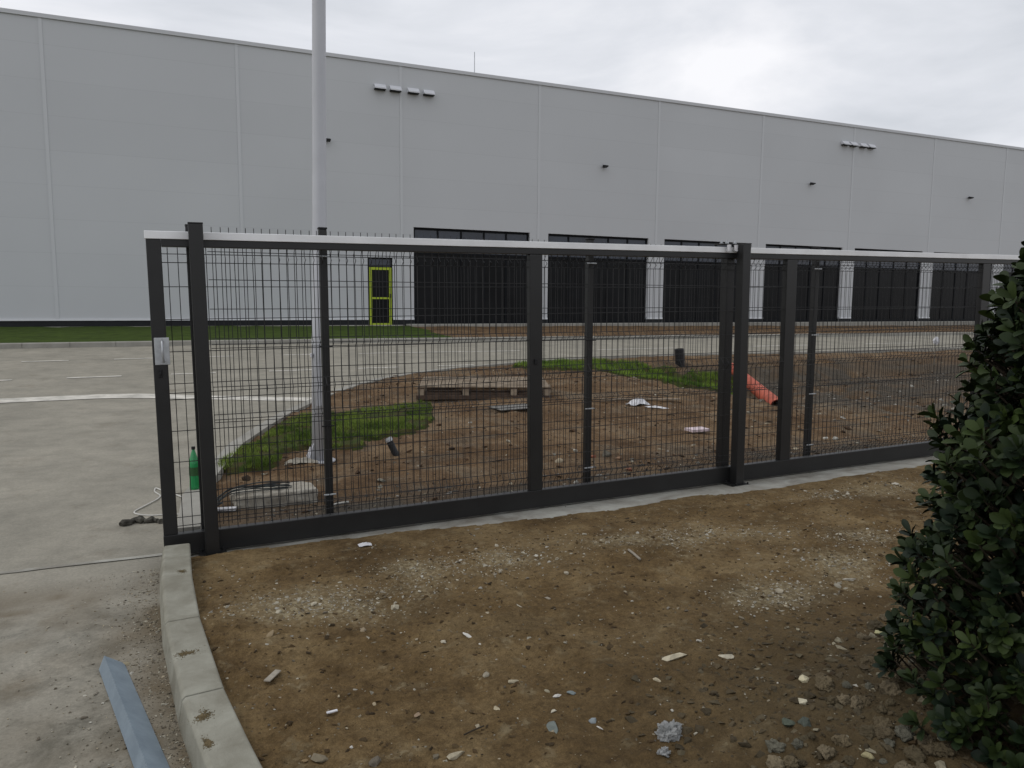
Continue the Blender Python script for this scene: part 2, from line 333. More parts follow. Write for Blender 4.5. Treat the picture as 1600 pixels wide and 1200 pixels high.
def grid(name, xs, ys, H, m, poly=None, colf=None, kind='structure'):
    X, Y = np.meshgrid(xs, ys, indexing='ij'); Z = H(X, Y); nx, ny = X.shape
    idx = np.arange(nx*ny).reshape(nx, ny)
    q = np.stack([idx[:-1, :-1], idx[1:, :-1], idx[1:, 1:], idx[:-1, 1:]], -1).reshape(-1, 4)
    if poly is not None:
        cx = (X[:-1, :-1]+X[1:, 1:])/2; cy = (Y[:-1, :-1]+Y[1:, 1:])/2; q = q[inpoly(cx, cy, poly).ravel()]
    V = np.stack([X, Y, Z], -1).reshape(-1, 3)
    used = np.unique(q); rm = -np.ones(nx*ny, int); rm[used] = np.arange(len(used)); q = rm[q]; V = V[used]
    me = bpy.data.meshes.new(name); me.from_pydata(V.tolist(), [], q.tolist()); me.materials.append(m)
    if colf is not None:
        a = me.color_attributes.new('Col', 'FLOAT_COLOR', 'POINT'); c = np.zeros((len(V), 4)); c[:, 3] = 1; R_, G_ = colf(V[:, 0], V[:, 1]); c[:, 0] = R_; c[:, 1] = G_
        a.data.foreach_set('color', c.ravel())
    me.polygons.foreach_set('use_smooth', [True]*len(me.polygons)); me.update()
    o = bpy.data.objects.new(name, me); S.collection.objects.link(o); o['kind'] = kind; return o
def ar(a, b, s): return list(np.arange(a, b, s))
# ------------------------------------------------------------------ ground, road, driveway
def Hground(x, y): return L(x, y)-.62
grid('ground', [-2500, -600, -150, -60, -30]+ar(-24, 60, 3)+[60, 80, 150, 600, 2500], [-2500, -600, -150, -60, -30, -12, -5, 5, 9, 13, 15.6, 18.4, 21.1, 29.4, 60, 80, 150, 600, 2500], Hground, M['ground'])
rl = lambda x, y0: y0+.035*x
kerb_in = [(-.15, 5.33), (-.13, 6.2), (-.02, 6.98), (.16, 7.52), (.26, 8.17), (.9, 9.97), (1.84, 11.83), (2.55, 12.95), (3.34, 13.79), (4.12, 14.32), (5.0, 14.8), (5.95, 15.14), (7.2, 15.6), (8.63, 15.95), (10.5, 16.15), (12.73, 16.3), (18, 16.45), (26, 16.7), (40, 17.2), (62, 18)]
ROADPOLY = [(-25, 5.05)]+[(-.12, 5.05)]+[(a+.05, b-.02) for a, b in kerb_in]+[(62, rl(62, 21.6)), (-25, rl(-25, 21.6))]
def road_col(x, y): return (np.zeros_like(x), np.zeros_like(x))
def Hroad(x, y): return L(x, y)
fx = ar(-25, -4, .6)+ar(-4, 9, .12)+ar(9, 62, .5)
grid('road', fx, ar(7.9, 24.5, .12), Hroad, M['drive'], ROADPOLY, lambda x, y: (x*0, x*0+.22))
def drive_col(x, y):
    n = fbm(x, y, 1.5, 4, 2.); n2 = fbm(x, y, 5, 4, 6.)
    kx = np.interp(y, [0, .7, 1.5, 2.4, 3, 3.77, 4.4, 5.2], [.8, .57, .25, .02, -.08, -.16, -.2, -.2])
    near = np.clip(1-(kx-x)/.38, 0, 1)*sstep(4.9, 4.0, y)
    r_ = np.clip(near*(.75+n2)*1.1, 0, 1)
    r_ = np.maximum(r_, np.clip((.55+n*1.6+n2*.6), 0, 1)*.6*sstep(5.0, 4.6, y))
    for (cx, cy, sx, sy, s) in ((-.92, 4.45, .16, .05, .9), (-.72, 4.62, .1, .04, .6), (-.55, 4.5, .08, .05, .5), (-.6, 3.0, .25, .5, .3)):
        r_ = np.maximum(r_, s*np.exp(-((x-cx)/sx)**2-((y-cy)/sy)**2)*(1+n2))
    dkm = .62*sstep(5.1, 4.0, y)+.25*np.exp(-((x+.25)/.35)**2-((y-2.8)/.8)**2)+.22*sstep(4.9, 5.3, y)
    return np.clip(r_, 0, 1), dkm
DP = [(-25, 8.2), (-25, -8), (1.5, -8), (1.5, .2), (.72, .7), (.35, 1.5), (.14, 2.2), (.03, 2.7), (-.03, 3.1), (-.1, 3.8), (-.12, 4.4), (-.12, 5.0), (-.12, 5.05), (-.09, 6.2), (.02, 6.98), (.19, 7.5), (.32, 8.2)]
grid('driveway', ar(-25, -2, .5)+ar(-2, 1.6, .04), ar(-8, 1.6, .3)+ar(1.6, 8.16, .04), lambda x, y: L(x, y)+.004+.003*fbm(x, y, 2, 3), M['drive'], DP, drive_col)
# the pale joint across the driveway
jb = MB()
js = np.linspace(-8, -.2, 60)
def ribbon(name, pts, wd, mt, H, dz, kind='structure', hh=0):
    mb = MB(); V = []; P = np.array(pts, float)
    for i, q in enumerate(P):
        a = P[max(0, i-1)]; b = P[min(len(P)-1, i+1)]; t = (b-a)/np.linalg.norm(b-a); n = np.array([-t[1], t[0]])
        for s_ in (-1, 1):
            g = q+n*s_*wd/2; V.append((g[0], g[1], H(g[0], g[1])+dz))
    F = [(2*i, 2*i+2, 2*i+3, 2*i+1) for i in range(len(P)-1)]
    mb.add(V, F); o = mb.build(name, mt); o['kind'] = kind; return o
ribbon('driveway_joint', [(x, 5.16+.0*x-.09*(abs(x)-.2)*.0+.012*fbm(x, 0, 3, 2)) for x in js], .045, M['strip'], L, .010)
def resample(pts, step=.25):
    P = np.array(pts, float); d = np.r_[0, np.cumsum(np.linalg.norm(np.diff(P, axis=0), axis=1))]; n = max(2, int(d[-1]/step)); s_ = np.linspace(0, d[-1], n)
    return np.stack([np.interp(s_, d, P[:, k]) for k in range(P.shape[1])], 1)
ribbon('road_edge_line', resample([(-25, 13.3), (-2.65, 13.24), (-1.3, 13.3), (-.9, 13.25), (-.5, 13.09), (.5, 12.62), (1.2, 12.3), (1.95, 12.02)]), .40, M['mark'], L, .008)
dash = MB()
def dashes(segs, y0, wd):
    for a, b in segs:
        xs = np.linspace(a, b, max(2, int((b-a)/.3)))
        V = []
        for x in xs:
            for s_ in (-1, 1): y = y0(x)+s_*wd/2; V.append((x, y, L(x, y)+.008))
        dash.add(V, [(2*i, 2*i+2, 2*i+3, 2*i+1) for i in range(len(xs)-1)])
dashes([(-3.25, -2.4), (-1.54, -.65), (.2, .95), (2.07, 2.9), (3.9, 8.4), (10.8, 13.6), (16.6, 19.2), (21.9, 24.5), (27.6, 30.2), (33, 35.6), (39, 41.6)], lambda x: np.interp(x, [-3.3, 2, 6.3, 10.8, 17.4, 24.5, 42], [18.35, 18.7, 18.82, 18.75, 19.05, 19.3, 19.9]), .12)
dashes([(-3.8, -2.9), (-2.07, -1.19), (-.35, .45), (1.45, 2.35), (3.25, 4.17), (5.07, 5.95)], lambda x: np.interp(x, [-3.8, 0, 6], [15.4, 15.63, 15.93]), .12)
o = dash.build('road_marking', M['mark']); o['kind'] = 'structure'
# lawn strip / bare verge / building apron
grid('lawn', ar(-25, 8.2, .3), ar(20.5, 29.2, .25), lambda x, y: L(x, y)+.10+.02*fbm(x, y, 3, 2), M['lawn'], [(-25, rl(-25, 21.72)), (7.6, rl(7.6, 21.72)), (8.1, 29.1), (-25, 29.1)])
grid('verge', ar(7, 62, .4), ar(20.5, 29.3, .3), lambda x, y: L(x, y)+.09+.03*fbm(x, y, 1.5, 3), M['soil_back'], [(7.4, rl(7.6, 21.72)), (62, rl(62, 21.72)), (62, 29), (7.9, 29)], lambda x, y: (x*0, x*0))
ap = MB(); ap.box(8.0, 62, 28.65, 29.25, .2, .70); o = ap.build('pavement', M['kerb_far'], bevel=.02); o['kind'] = 'structure'
ap = MB(); ap.box(-25, 7.9, 28.98, 29.25, .2, .665); o = ap.build('pavement', M['strip'], bevel=.02); o['kind'] = 'structure'
# far kerb and near corner kerb (swept profile)
def sweep_kerb(name, pts, wd, top, mt, flip=1, joint=1.0):
    P = resample(pts, joint); P = np.array(P); mb = MB()
    for i in range(len(P)-1):
        a, b = P[i], P[i+1]; t = (b-a)/np.linalg.norm(b-a); n = np.array([-t[1], t[0]])*flip
        g = t*.005
        V = []
        for q in (a+g, b-g):
            z = float(L(q[0], q[1])); dz = rng.normal(0, .003) if q is not a else 0
            for (o_, zz) in ((0, -.2), (.012, top-.02), (.03, top), (wd, top), (wd, -.2)):
                V.append((q[0]+n[0]*o_, q[1]+n[1]*o_, z+zz))
        F = [(k, k+1, k+6, k+5) for k in range(4)]+[(4, 3, 2, 1, 0), (5, 6, 7, 8, 9)]
        if flip < 0: F = [tuple(reversed(f)) for f in F]
        mb.add(V, F)
    o = mb.build(name, mt); o['kind'] = 'structure'; return o
sweep_kerb('far_kerb', [(-25, rl(-25, 21.5)), (62, rl(62, 21.5))], .18, .13, M['kerb_far'], 1)
sweep_kerb('corner_kerb', kerb_in, .17, .12, M['kerb_far'], -1)
# gate foundation strip (follows the gate)
st = MB(); X0, X1 = .12, 13.0
xs = np.arange(X0, X1, .06); V = []; prof = [(-.60, -.25), (-.585, -.115), (-.44, -.105), (-.33, -.074), (-.16, -.076), (-.13, -.090), (-.02, -.097), (.20, -.093), (.34, -.095), (.42, -.13)]
for i, x in enumerate(xs):
    for k, (n_, z_) in enumerate(prof):
        wob = .012*float(fbm(x, k*.3, 2.2, 3)) if k < 5 else 0
        V.append(gl(x, n_+wob-.0*x, z_+.004*float(fbm(x, n_, 8, 2))+(.0 if k < 4 else -.004)))
nP = len(prof); F = [(i*nP+k, (i+1)*nP+k, (i+1)*nP+k+1, i*nP+k+1) for i in range(len(xs)-1) for k in range(nP-1)]
st.add(V, F); o = st.build('foundation_strip', M['strip'], smooth=True); o['kind'] = 'structure'
# front soil
gravel_patches = []
for (px, py, rx, ry, s) in ((500, 950, 130, 22, 1), (560, 925, 150, 18, .6), (690, 890, 110, 20, .8), (760, 875, 120, 16, .7), (1010, 850, 150, 20, .8), (1130, 840, 120, 16, .5), (1210, 945, 75, 26, 1), (1320, 900, 100, 30, .8), (1360, 850, 90, 14, .6), (1400, 770, 90, 14, .5), (1300, 775, 50, 8, .5)):
    gravel_patches.append((px, py, rx, ry, s))
def front_px(x, y, z=.08):
    dx, dy, dz = x-CAM[0], y-CAM[1], z-CAM[2]
    zz = dx*RF[0]+dy*RF[1]+dz*RF[2]; zz = np.where(zz > .1, zz, 1e3)
    return 800+FPX*(dx*RX[0]+dy*RX[1]+dz*RX[2])/zz, 600-FPX*(dx*RU[0]+dy*RU[1]+dz*RU[2])/zz
# the patches as world-space ellipses on the ground (centre, half axes across and along the view)
GP = []
for (px, py, rx, ry, s) in gravel_patches:
    c = march(px, py, lambda a, b: .08); a1 = march(px+rx, py, lambda a, b: .08); b1_ = march(px, py-ry, lambda a, b: .08)
    GP.append((c[:2], (a1-c)[:2], (b1_-c)[:2], s))
def gmask(x, y):
    r_ = np.zeros_like(x)
    for c, u, v, s in GP:
        det = u[0]*v[1]-u[1]*v[0]; dx, dy = x-c[0], y-c[1]
        a = (dx*v[1]-dy*v[0])/det; b = (u[0]*dy-u[1]*dx)/det
        r_ = np.maximum(r_, s*np.exp(-(a*a+b*b)*1.3))
    return r_
def fcol(x, y):
    n = fbm(x, y, 3.5, 4, 4.); n2 = fbm(x, y, 11, 3, 8.)
    g = np.clip(gmask(x, y)*(.75+1.3*n+.8*n2)*1.1, 0, 1)
    g = np.maximum(g, .5*np.clip(n2*2.2-.6, 0, 1))
    wt = np.exp(-((x-2.4)**2+(y-1.7)**2)/.9)*.85
    wt = np.maximum(wt, .55*np.clip(n*2.4-.5, 0, 1)*sstep(3.6, 2.6, y))
    return g*.85, np.clip(wt, 0, 1)
FPOLY = [(.62, .2), (.60, .7), (.30, 1.5), (.13, 2.2), (.06, 2.6), (.02, 3.0), (-.045, 3.6), (-.08, 4.1), (-.085, 4.5), (-.06, 4.99), (.0, 5.0)]+[(float(gl(x, 0, 0)[0]), float(gl(x, np.interp(x, [.15, .55, 1.2, 2.1, 3.2, 4.0, 4.3, 4.8, 6, 7, 13], [-.12, -.16, -.19, -.27, -.33, -.27, -.37, -.35, -.33, -.32, -.32])+.03*float(fbm(x, 0, 5, 3, 4.)), 0)[1])) for x in np.arange(.2, 13, .07)]+[(22, 4.8), (22, -9), (1.6, -9)]
grid('front_soil', ar(-.2, 4.6, .018)+ar(4.6, 9, .05)+ar(9, 22, .4), ar(-9, 1.4, .25)+ar(1.4, 5.12, .018), Hf, M['soil'], FPOLY, fcol)
def bcol(x, y):
    n = fbm(x, y, 3, 4, 14.); n2 = fbm(x, y, 9, 3, 8.)
    near = np.exp(-((y-5.5)/.55)**2)
    g = np.clip(.35*np.clip(n*2.2+n2, 0, 1)+.75*sstep(7, 9.5, x)*np.clip(.45+n+n2, 0, 1)*sstep(12, 10.5, y), 0, 1)
    wt = np.clip(near*(.8+n)+.4*np.clip(n*2-.4, 0, 1)+1.0*sstep(7.5, 9.5, x)*sstep(15.6, 14.2, y)*sstep(6.5, 9, y)*(.85+1.2*n), 0, 1)  # damp strip by the gate; shade of the right bank painted in as colour
    return g*.55, wt
bp = [(a+.09, b) if i < 5 else (a+.06, b-.08) for i, (a, b) in enumerate(kerb_in)]
BPOLY = bp+[(62, 5.3), (-.0, 5.45)]
grid('back_soil', ar(-.1, 8, .035)+ar(8, 16, .07)+ar(16, 62, .8), ar(5.25, 18.4, .04), lambda x, y: Hb(x, y), M['soil_back'], BPOLY, bcol)
# ------------------------------------------------------------------ stones
def ico_stone(seed, n=16, flat=.6):
    R_ = np.random.default_rng(seed); d = R_.normal(size=(n, 3)); d /= np.linalg.norm(d, axis=1)[:, None]
    d *= R_.uniform(.75, 1.05, (n, 1)); d[:, 2] *= flat
    bm = bmesh.new(); [bm.verts.new(q) for q in d]
    res = bmesh.ops.convex_hull(bm, input=bm.verts[:]); 
    bmesh.ops.delete(bm, geom=list({g for g in res['geom_interior'] if isinstance(g, bmesh.types.BMVert)}), context='VERTS')
    bm.verts.index_update(); V = np.array([v.co[:] for v in bm.verts]); F = [tuple(v.index for v in f.verts) for f in bm.faces]; bm.free(); return V, F
tmpl = [ico_stone(i, 9+i % 5, .45+.04*(i % 6)) for i in range(14)]
def rot3(R_):
    a = R_.uniform(0, 2*math.pi); t = R_.normal(0, .25); c, s = math.cos(a), math.sin(a)
    A = np.array([[c, -s, 0], [s, c, 0], [0, 0, 1]]); c, s = math.cos(t), math.sin(t); return A@np.array([[1, 0, 0], [0, c, -s], [0, s, c]])
pal_front = [(.36, .31, .22), (.42, .39, .31), (.27, .24, .19), (.20, .17, .12), (.14, .12, .09), (.46, .44, .38)]
gb = MB(); cnt = 0
def scatter(mb, n, gen, H, szf, pal, pr, sink=.25):
    XY = np.array([gen() for _ in range(n)]); ZZ = np.asarray(H(XY[:, 0], XY[:, 1]), float)
    for q_ in range(n):
        x, y = XY[q_]; s = szf(); V, F = tmpl[rng.integers(14)]
        el = rng.uniform(.65, 1.3); V2 = (V*np.array([s*el, s/el, s*rng.uniform(.7, 1.1)]))@rot3(rng).T
        c = np.array(pal[rng.choice(len(pal), p=pr)])*rng.uniform(.6, 1.05)
        mb.add(V2+np.array([x, y, ZZ[q_]+s*.25-s*sink]), F, c)
def gen_patch():
    while True:
        c, u, v, s = GP[rng.integers(len(GP))]; a, b = rng.normal(0, .6, 2); q = c+u*a+v*b
        if rng.random() < s and inpoly(np.array([q[0]]), np.array([q[1]]), FPOLY)[0]: return q[0], q[1]
def gen_front():
    while True:
        y = rng.uniform(1.5, 4.75)**1.0; x = rng.uniform(-.1, 6.5)
        if inpoly(np.array([x]), np.array([y]), FPOLY)[0] and x < .9*y+2.2: return x, y
def gen_pile():
    while True:
        x, y = rng.normal(2.25, .42), rng.normal(1.9, .42)
        if y > 1.2 and inpoly(np.array([x]), np.array([y]), FPOLY)[0]: return x, y
scatter(gb, 4600, gen_patch, Hf, lambda: min(.018, .0028+rng.exponential(.0028)), pal_front, [.26, .30, .10, .08, .04, .22])
scatter(gb, 3200, gen_front, Hf, lambda: min(.022, .0025+rng.exponential(.003)), pal_front, [.2, .18, .18, .22, .16, .06])
scatter(gb, 1700, gen_pile, Hf, lambda: min(.03, .004+rng.exponential(.007)), [(.095, .073, .042), (.12, .098, .06), (.07, .055, .032), (.3, .27, .19)], [.38, .27, .3, .05])
crumb = [(.075, .048, .022), (.10, .068, .032), (.05, .034, .017)]
scatter(gb, 5200, gen_front, Hf, lambda: min(.026, .003+rng.exponential(.0042)), crumb, [.4, .35, .25], .3)
def gen_fr2(): return rng.uniform(5, 10), rng.uniform(1.5, 4.6)
scatter(gb, 500, gen_fr2, Hf, lambda: min(.03, .004+rng.exponential(.006)), pal_front, [.25, .2, .18, .2, .12, .05])
tag(gb.build('gravel', M['stone'], color=True), kind='stuff', label='small pale gravel and crushed stone strewn over the brown soil in front of the gate', cat='gravel')
gb = MB()
BP = BPOLY
def gen_back():
    while True:
        y = rng.uniform(5.4, 15); x = rng.uniform(.1, 20)
        if x < 1.4*y and inpoly(np.array([x]), np.array([y]), BP)[0]: return x, y
def gen_bk2():
    return rng.uniform(.3, 12), rng.normal(5.75, .22)
def gen_bk3(): return rng.uniform(8, 19), rng.uniform(7, 14.2)
scatter(gb, 3500, gen_back, Hb, lambda: min(.06, .008+rng.exponential(.011)), [(.085, .05, .027), (.12, .075, .042), (.06, .04, .024)], [.4, .35, .25])
scatter(gb, 2600, gen_back, Hb, lambda: min(.04, .006+rng.exponential(.007)), pal_front, [.2, .2, .2, .2, .12, .08])
scatter(gb, 1500, gen_bk2, Hb, lambda: min(.035, .005+rng.exponential(.007)), [(.16, .15, .13), (.10, .095, .085), (.3, .29, .26), (.07, .062, .05)], [.35, .25, .15, .25])
scatter(gb, 2000, gen_bk3, Hb, lambda: min(.07, .012+rng.exponential(.015)), [(.20, .19, .16), (.13, .12, .10), (.42, .41, .37), (.1, .08, .06)], [.3, .25, .2, .25])
tag(gb.build('rubble_gravel', M['stone'], color=True), kind='stuff', label='grey and pale rubble scattered over the reddish soil behind the mesh fence', cat='gravel')
# debris on the driveway
gb = MB()
def gen_dr():
    while True:
        y = rng.uniform(2.2, 4.9); x = np.interp(y, [1.5, 2.4, 3, 3.77, 4.4, 5.2], [.25, 0, -.09, -.17, -.22, -.22])-abs(rng.exponential(.12))
        return x, y
def gen_dr2(): return rng.uniform(-2, -.3), rng.uniform(2.3, 4.9)
scatter(gb, 2600, gen_dr, lambda a, b: L(a, b)+.005, lambda: min(.012, .002+rng.exponential(.0022)), pal_front, [.2, .2, .2, .2, .15, .05])
scatter(gb, 700, gen_dr2, lambda a, b: L(a, b)+.005, lambda: min(.012, .002+rng.exponential(.002)), pal_front, [.2, .2, .2, .2, .15, .05])
tag(gb.build('grit', M['stone'], color=True), kind='stuff', label='fine grit and stone chips lying on the driveway along the kerb', cat='grit')

def stone(px, py, wpx, H, col, label, name='stone', flat=.5, el=1.0, seed=None, group=None, cat='stone', n=22, ang=None, rough=0):
    q = march(px, py, H); d = float((q-CAM)@RF); s = wpx/2*d/FPX
    R_ = np.random.default_rng(int(px*7+py) if seed is None else seed)
    V, F = ico_stone(int(px*3+py), n, flat)
    A = rot3(R_) if ang is None else np.array([[math.cos(ang), -math.sin(ang), 0], [math.sin(ang), math.cos(ang), 0], [0, 0, 1]])
    V = (V*np.array([s*el, s/max(el, 1), s]))@A.T
    mb = MB(); cc = np.array(col)
    mb.add(V, F, cc)
    o = mb.build(name, M['stone'], color=True)
    if rough:
        sm = o.modifiers.new('s', 'SUBSURF'); sm.subdivision_type = 'SIMPLE'; sm.levels = sm.render_levels = 3
        tx = bpy.data.textures.new('lump', 'CLOUDS'); tx.noise_scale = s*.35
        dm = o.modifiers.new('d', 'DISPLACE'); dm.texture = tx; dm.strength = s*rough; dm.mid_level = .5
    else:
        bv = o.modifiers.new('b', 'BEVEL'); bv.width = s*.12; bv.segments = 1
    o.location = (q[0], q[1], float(H(q[0], q[1]))+s*flat*.18)
    o.rotation_euler = (R_.normal(0, .1), R_.normal(0, .1), 0)
    return tag(o, label, cat, group)
pale = (.46, .42, .32); tan = (.26, .20, .12); gry = (.24, .23, .20); blu = (.20, .235, .235); wht = (.62, .60, .55)
for a in [
 (420, 993, 21, tan, 'flat brown pebble on the soil below the pale gravel, left of centre', .3, 1.3),
 (435, 957, 15, pale, 'cream angular chip on the pale gravel nearest the kerb', .4, 1.0),
 (490, 946, 13, pale, 'pale triangular chip in the middle of the left gravel patch', .5, 1.0),
 (617, 951, 15, (.44, .40, .30), 'upright pale chunk at the right end of the left gravel patch', .9, 1.0),
 (567, 986, 13, (.30, .24, .16), 'rounded tan pebble just below the left gravel patch', .6, 1.2),
 (499, 1186, 27, (.19, .16, .11), 'big rounded grey brown stone at the bottom edge near the kerb', .45, 1.2),
 (476, 1192, 13, (.24, .17, .09), 'small round ochre pebble beside the big stone near the kerb', .6, 1.0),
 (586, 1192, 24, (.15, .13, .10), 'grey brown wedge shaped stone at the bottom edge left of the pale one', .5, 1.2),
 (712, 1183, 31, (.36, .32, .23), 'long pale beige stone at the bottom edge of the soil', .4, 1.5),
 (585, 1103, 10, (.36, .30, .20), 'small pointed beige chip lying alone on dark soil', .6, 1.0),
 (652, 1120, 13, (.30, .22, .15), 'small oval pinkish pebble in the lower middle soil', .5, 1.2),
 (802, 1067, 16, (.42, .37, .26), 'elongated pale chip slanting on the soil right of centre', .4, 1.7),
 (871, 1089, 17, wht, 'flat white chip next to the blue grey stone', .3, 1.2),
 (892, 1083, 16, blu, 'small flat blue grey stone beside the white chip', .4, 1.2),
 (862, 1141, 32, (.15, .17, .155), 'dark triangular slate stone half sunk in soil', .3, 1.4),
 (926, 1129, 15, (.24, .27, .28), 'round pale blue lump between slate stone and rough concrete', .8, 1.0),
 (937, 1139, 10, wht, 'tiny white stick like chip below the pale blue lump', .3, 1.8),
 (1053, 1028, 35, (.50, .45, .33), 'flat cream stone shaped like a shell on bare soil', .28, 1.5),
 (1134, 1028, 19, (.48, .44, .34), 'oval cream stone right of the shell shaped one', .35, 1.5),
 (1026, 1065, 11, (.46, .40, .28), 'small oval cream pebble left of the shell shaped stone', .6, 1.5),
 (1257, 1065, 21, (.52, .47, .32), 'upright yellowish white chunk by the rubble', .8, 1.0),
 (1256, 1099, 25, (.54, .50, .37), 'wide yellowish white chunk below the upright one', .5, 1.2),
 (1375, 993, 20, (.42, .40, .22), 'yellow crumbly lump near the left edge of the bush', .6, 1.1),
 (1233, 1134, 29, (.085, .10, .075), 'dark green grey stone among the rubble', .5, 1.1),
 (1258, 1132, 25, (.075, .085, .07), 'smaller dark grey stone touching the green grey one', .6, 1.0),
 (1355, 1183, 22, (.34, .30, .17), 'yellowish rounded stone at the foot of the rubble', .7, 1.0),
 (1328, 909, 17, (.44, .41, .34), 'flat white stone on soil left of the bush', .35, 1.6),
 (1309, 917, 14, (.27, .25, .20), 'grey beige stone touching the flat white one', .5, 1.3),
 (1217, 926, 15, (.37, .33, .25), 'beige stone at the top of the whitish gravel patch', .5, 1.1),
 (1307, 768, 10, (.46, .43, .35), 'pale stone near the concrete strip right of the gate post', .6, 1.1),
 (1325, 773, 9, (.44, .40, .32), 'second pale stone near the strip, just right of the first', .6, 1.0),
 (1399, 757, 11, (.48, .45, .38), 'flat cream stone by the strip close to the bush', .4, 1.4),
 (776, 854, 9, (.40, .36, .28), 'small pale pebble by the concrete strip at centre', .6, 1.0),
 (885, 897, 10, (.38, .34, .26), 'round beige pebble below the centre gravel patch', .7, 1.0),
 (781, 895, 9, (.36, .32, .25), 'flat beige pebble on the gravel right of centre', .5, 1.2),
 (731, 995, 15, wht, 'cluster like white chip on dark soil at centre', .35, 1.8),
 (693, 1003, 11, (.52, .48, .38), 'white pebble left of the cluster like chip', .5, 1.2),
 (759, 1056, 16, (.28, .25, .19), 'rough beige clump left of the elongated pale chip', .5, 1.4),
 (549, 1170, 9, wht, 'tiny bright white pebble at lower left of the soil', .7, 1.0),
 (776, 1109, 13, (.44, .38, .26), 'small cream chip in the lower middle beside a twig', .5, 1.2),
 (864, 1113, 12, (.46, .43, .34), 'cream pebble between the white chip and slate stone', .5, 1.1),
]:
    stone(a[0], a[1], a[2], Hf, a[3], a[4], flat=a[5], el=a[6])
stone(1046, 1149, 43, Hf, (.27, .275, .27), 'large crumbly light grey concrete lump on the soil', name='concrete_lump', flat=.78, n=40, rough=1.1, cat='concrete lump')
stone(1037, 1177, 21, Hf, (.28, .285, .28), 'small crumbled concrete bit just below the large lump', name='concrete_lump', flat=.5, n=30, rough=1.2, cat='concrete lump')
stone(197, 1040, 14, L, (.32, .28, .19), 'round beige pebble on the driveway beside the steel angle', flat=.6)
stone(133, 1088, 8, L, (.42, .40, .34), 'tiny pale chip on the driveway left of the steel angle', flat=.5)
# rubble pile under the bush
k = 0
while k < 60:
    px, py = rng.uniform(1180, 1500), rng.uniform(965, 1215)
    if px < 1370-(py-965)*.75: continue
    c = np.array([(.11, .087, .052), (.15, .122, .078), (.085, .068, .04), (.11, .105, .08)][rng.integers(4)])*rng.uniform(.8, 1.2)
    stone(px, py, rng.uniform(15, 36), Hf, c, 'earthy grey brown rock in the rubble heap at the foot of the bush', name='rubble_stone', flat=rng.uniform(.6, .9), el=rng.uniform(1, 1.2), rough=.55, n=30, group='rocks of the rubble heap', cat='rock'); k += 1
# stones behind the fence
for a in [(873, 722, 18, (.32, .27, .19), 'pale tan stone left of the middle fence post', .6), (899, 706, 9, (.40, .38, .32), 'small cream stone behind the middle fence post', .9), (947, 712, 20, (.13, .12, .095), 'dark grey stone right of the middle fence post', .8),
          (926, 715, 14, (.26, .10, .06), 'red brick fragment beside the dark grey stone', .6), (966, 717, 12, (.30, .19, .12), 'pinkish stone at the right end of the small pile', .6), (984, 735, 13, (.27, .12, .08), 'red brick fragment closest to the gate rail', .7),
          (596, 752, 14, (.22, .21, .17), 'grey stone on dark dirt right of the first fence post', .6), (594, 762, 10, (.33, .31, .25), 'light grey stone below the grey one', .8), (795, 691, 11, (.40, .36, .28), 'pale stone on the soil left of the centre gate stile', .6),
          (728, 700, 14, (.17, .12, .08), 'brown flat stone on the soil at centre behind the mesh', .5), (900, 755, 9, (.4, .39, .35), 'light stone right behind the gate bottom rail', .8),
          (1290, 686, 9, (.5, .48, .42), 'white stone right of the third fence post', .7), (1305, 687, 10, (.46, .45, .4), 'white blocky stone further right of the third fence post', .9), (1220, 618, 9, (.44, .42, .37), 'white stone beside the lower end of the orange pipe', .7)]:
    stone(a[0], a[1], a[2], Hb, a[3], a[4], flat=a[5])
# ------------------------------------------------------------------ foreground kerb stones
kc = [(0.2, .93), (.7, .64), (1.5, .325), (2.0, .185), (2.4, .098), (2.6, .063), (3.0, 0.0), (3.35, -.037), (3.77, -.080), (4.4, -.113), (4.98, -.121)]
ky = [a for a, b in kc]; kx = [b for a, b in kc]
def kpt(y): return np.array([np.interp(y, ky, kx), y])
ks = [.2, .75, 1.5, 2.26, 3.01, 3.77, 4.98]
kl = ['kerb stone at the gate end of the curved kerb, brown soil stain across it', 'plain grey kerb stone second from the gate, one crumbly mud patch on it', 'grey kerb stone third from the gate with two sandy mud patches', 'nearest kerb stone at the bottom edge of the view', 'kerb stone past the bottom edge, next to the nearest one', 'last kerb stone of the curve behind the viewer']
for i in range(6):
    a, b = ks[5-i], ks[6-i]; t = empty('kerb_stone', kl[i], 'kerb stone', (0, 0, 0), 'kerb stones edging the driveway') if False else None
    mb = MB(); n = 9; V = []; g = .004
    for y in np.linspace(a+g, b-g, n):
        c = kpt(y); d = kpt(min(y+.05, 4.98))-kpt(max(y-.05, .2)); d /= np.linalg.norm(d); nn = np.array([-d[1], d[0]])    # nn points left
        top = .12
        if i == 0: top += .0
        for (o_, z_) in ((.098, -.15), (.092, .02), (.078, top-.012), (.066, top), (-.070, top), (-.077, top-.008), (-.077, -.15)):
            V.append((c[0]+nn[0]*o_, c[1]+nn[1]*o_, z_))
    m_ = 7; F = [(j*m_+k, (j+1)*m_+k, (j+1)*m_+k+1, j*m_+k+1) for j in range(n-1) for k in range(m_-1)]
    F += [tuple(range(m_)), tuple(reversed(range((n-1)*m_, n*m_)))]
    mb.add(V, F); o = mb.build('kerb_stone', M['kerb']); b_ = o.modifiers.new('bevel', 'BEVEL'); b_.width = .004; b_.limit_method = 'ANGLE'; b_.segments = 2
    c0 = kpt((a+b)/2); off = Vector((c0[0], c0[1], 0)); o.data.transform(Matrix.Translation(-off)); o.location = off
    tag(o, kl[i], 'kerb stone', 'kerb stones edging the driveway')
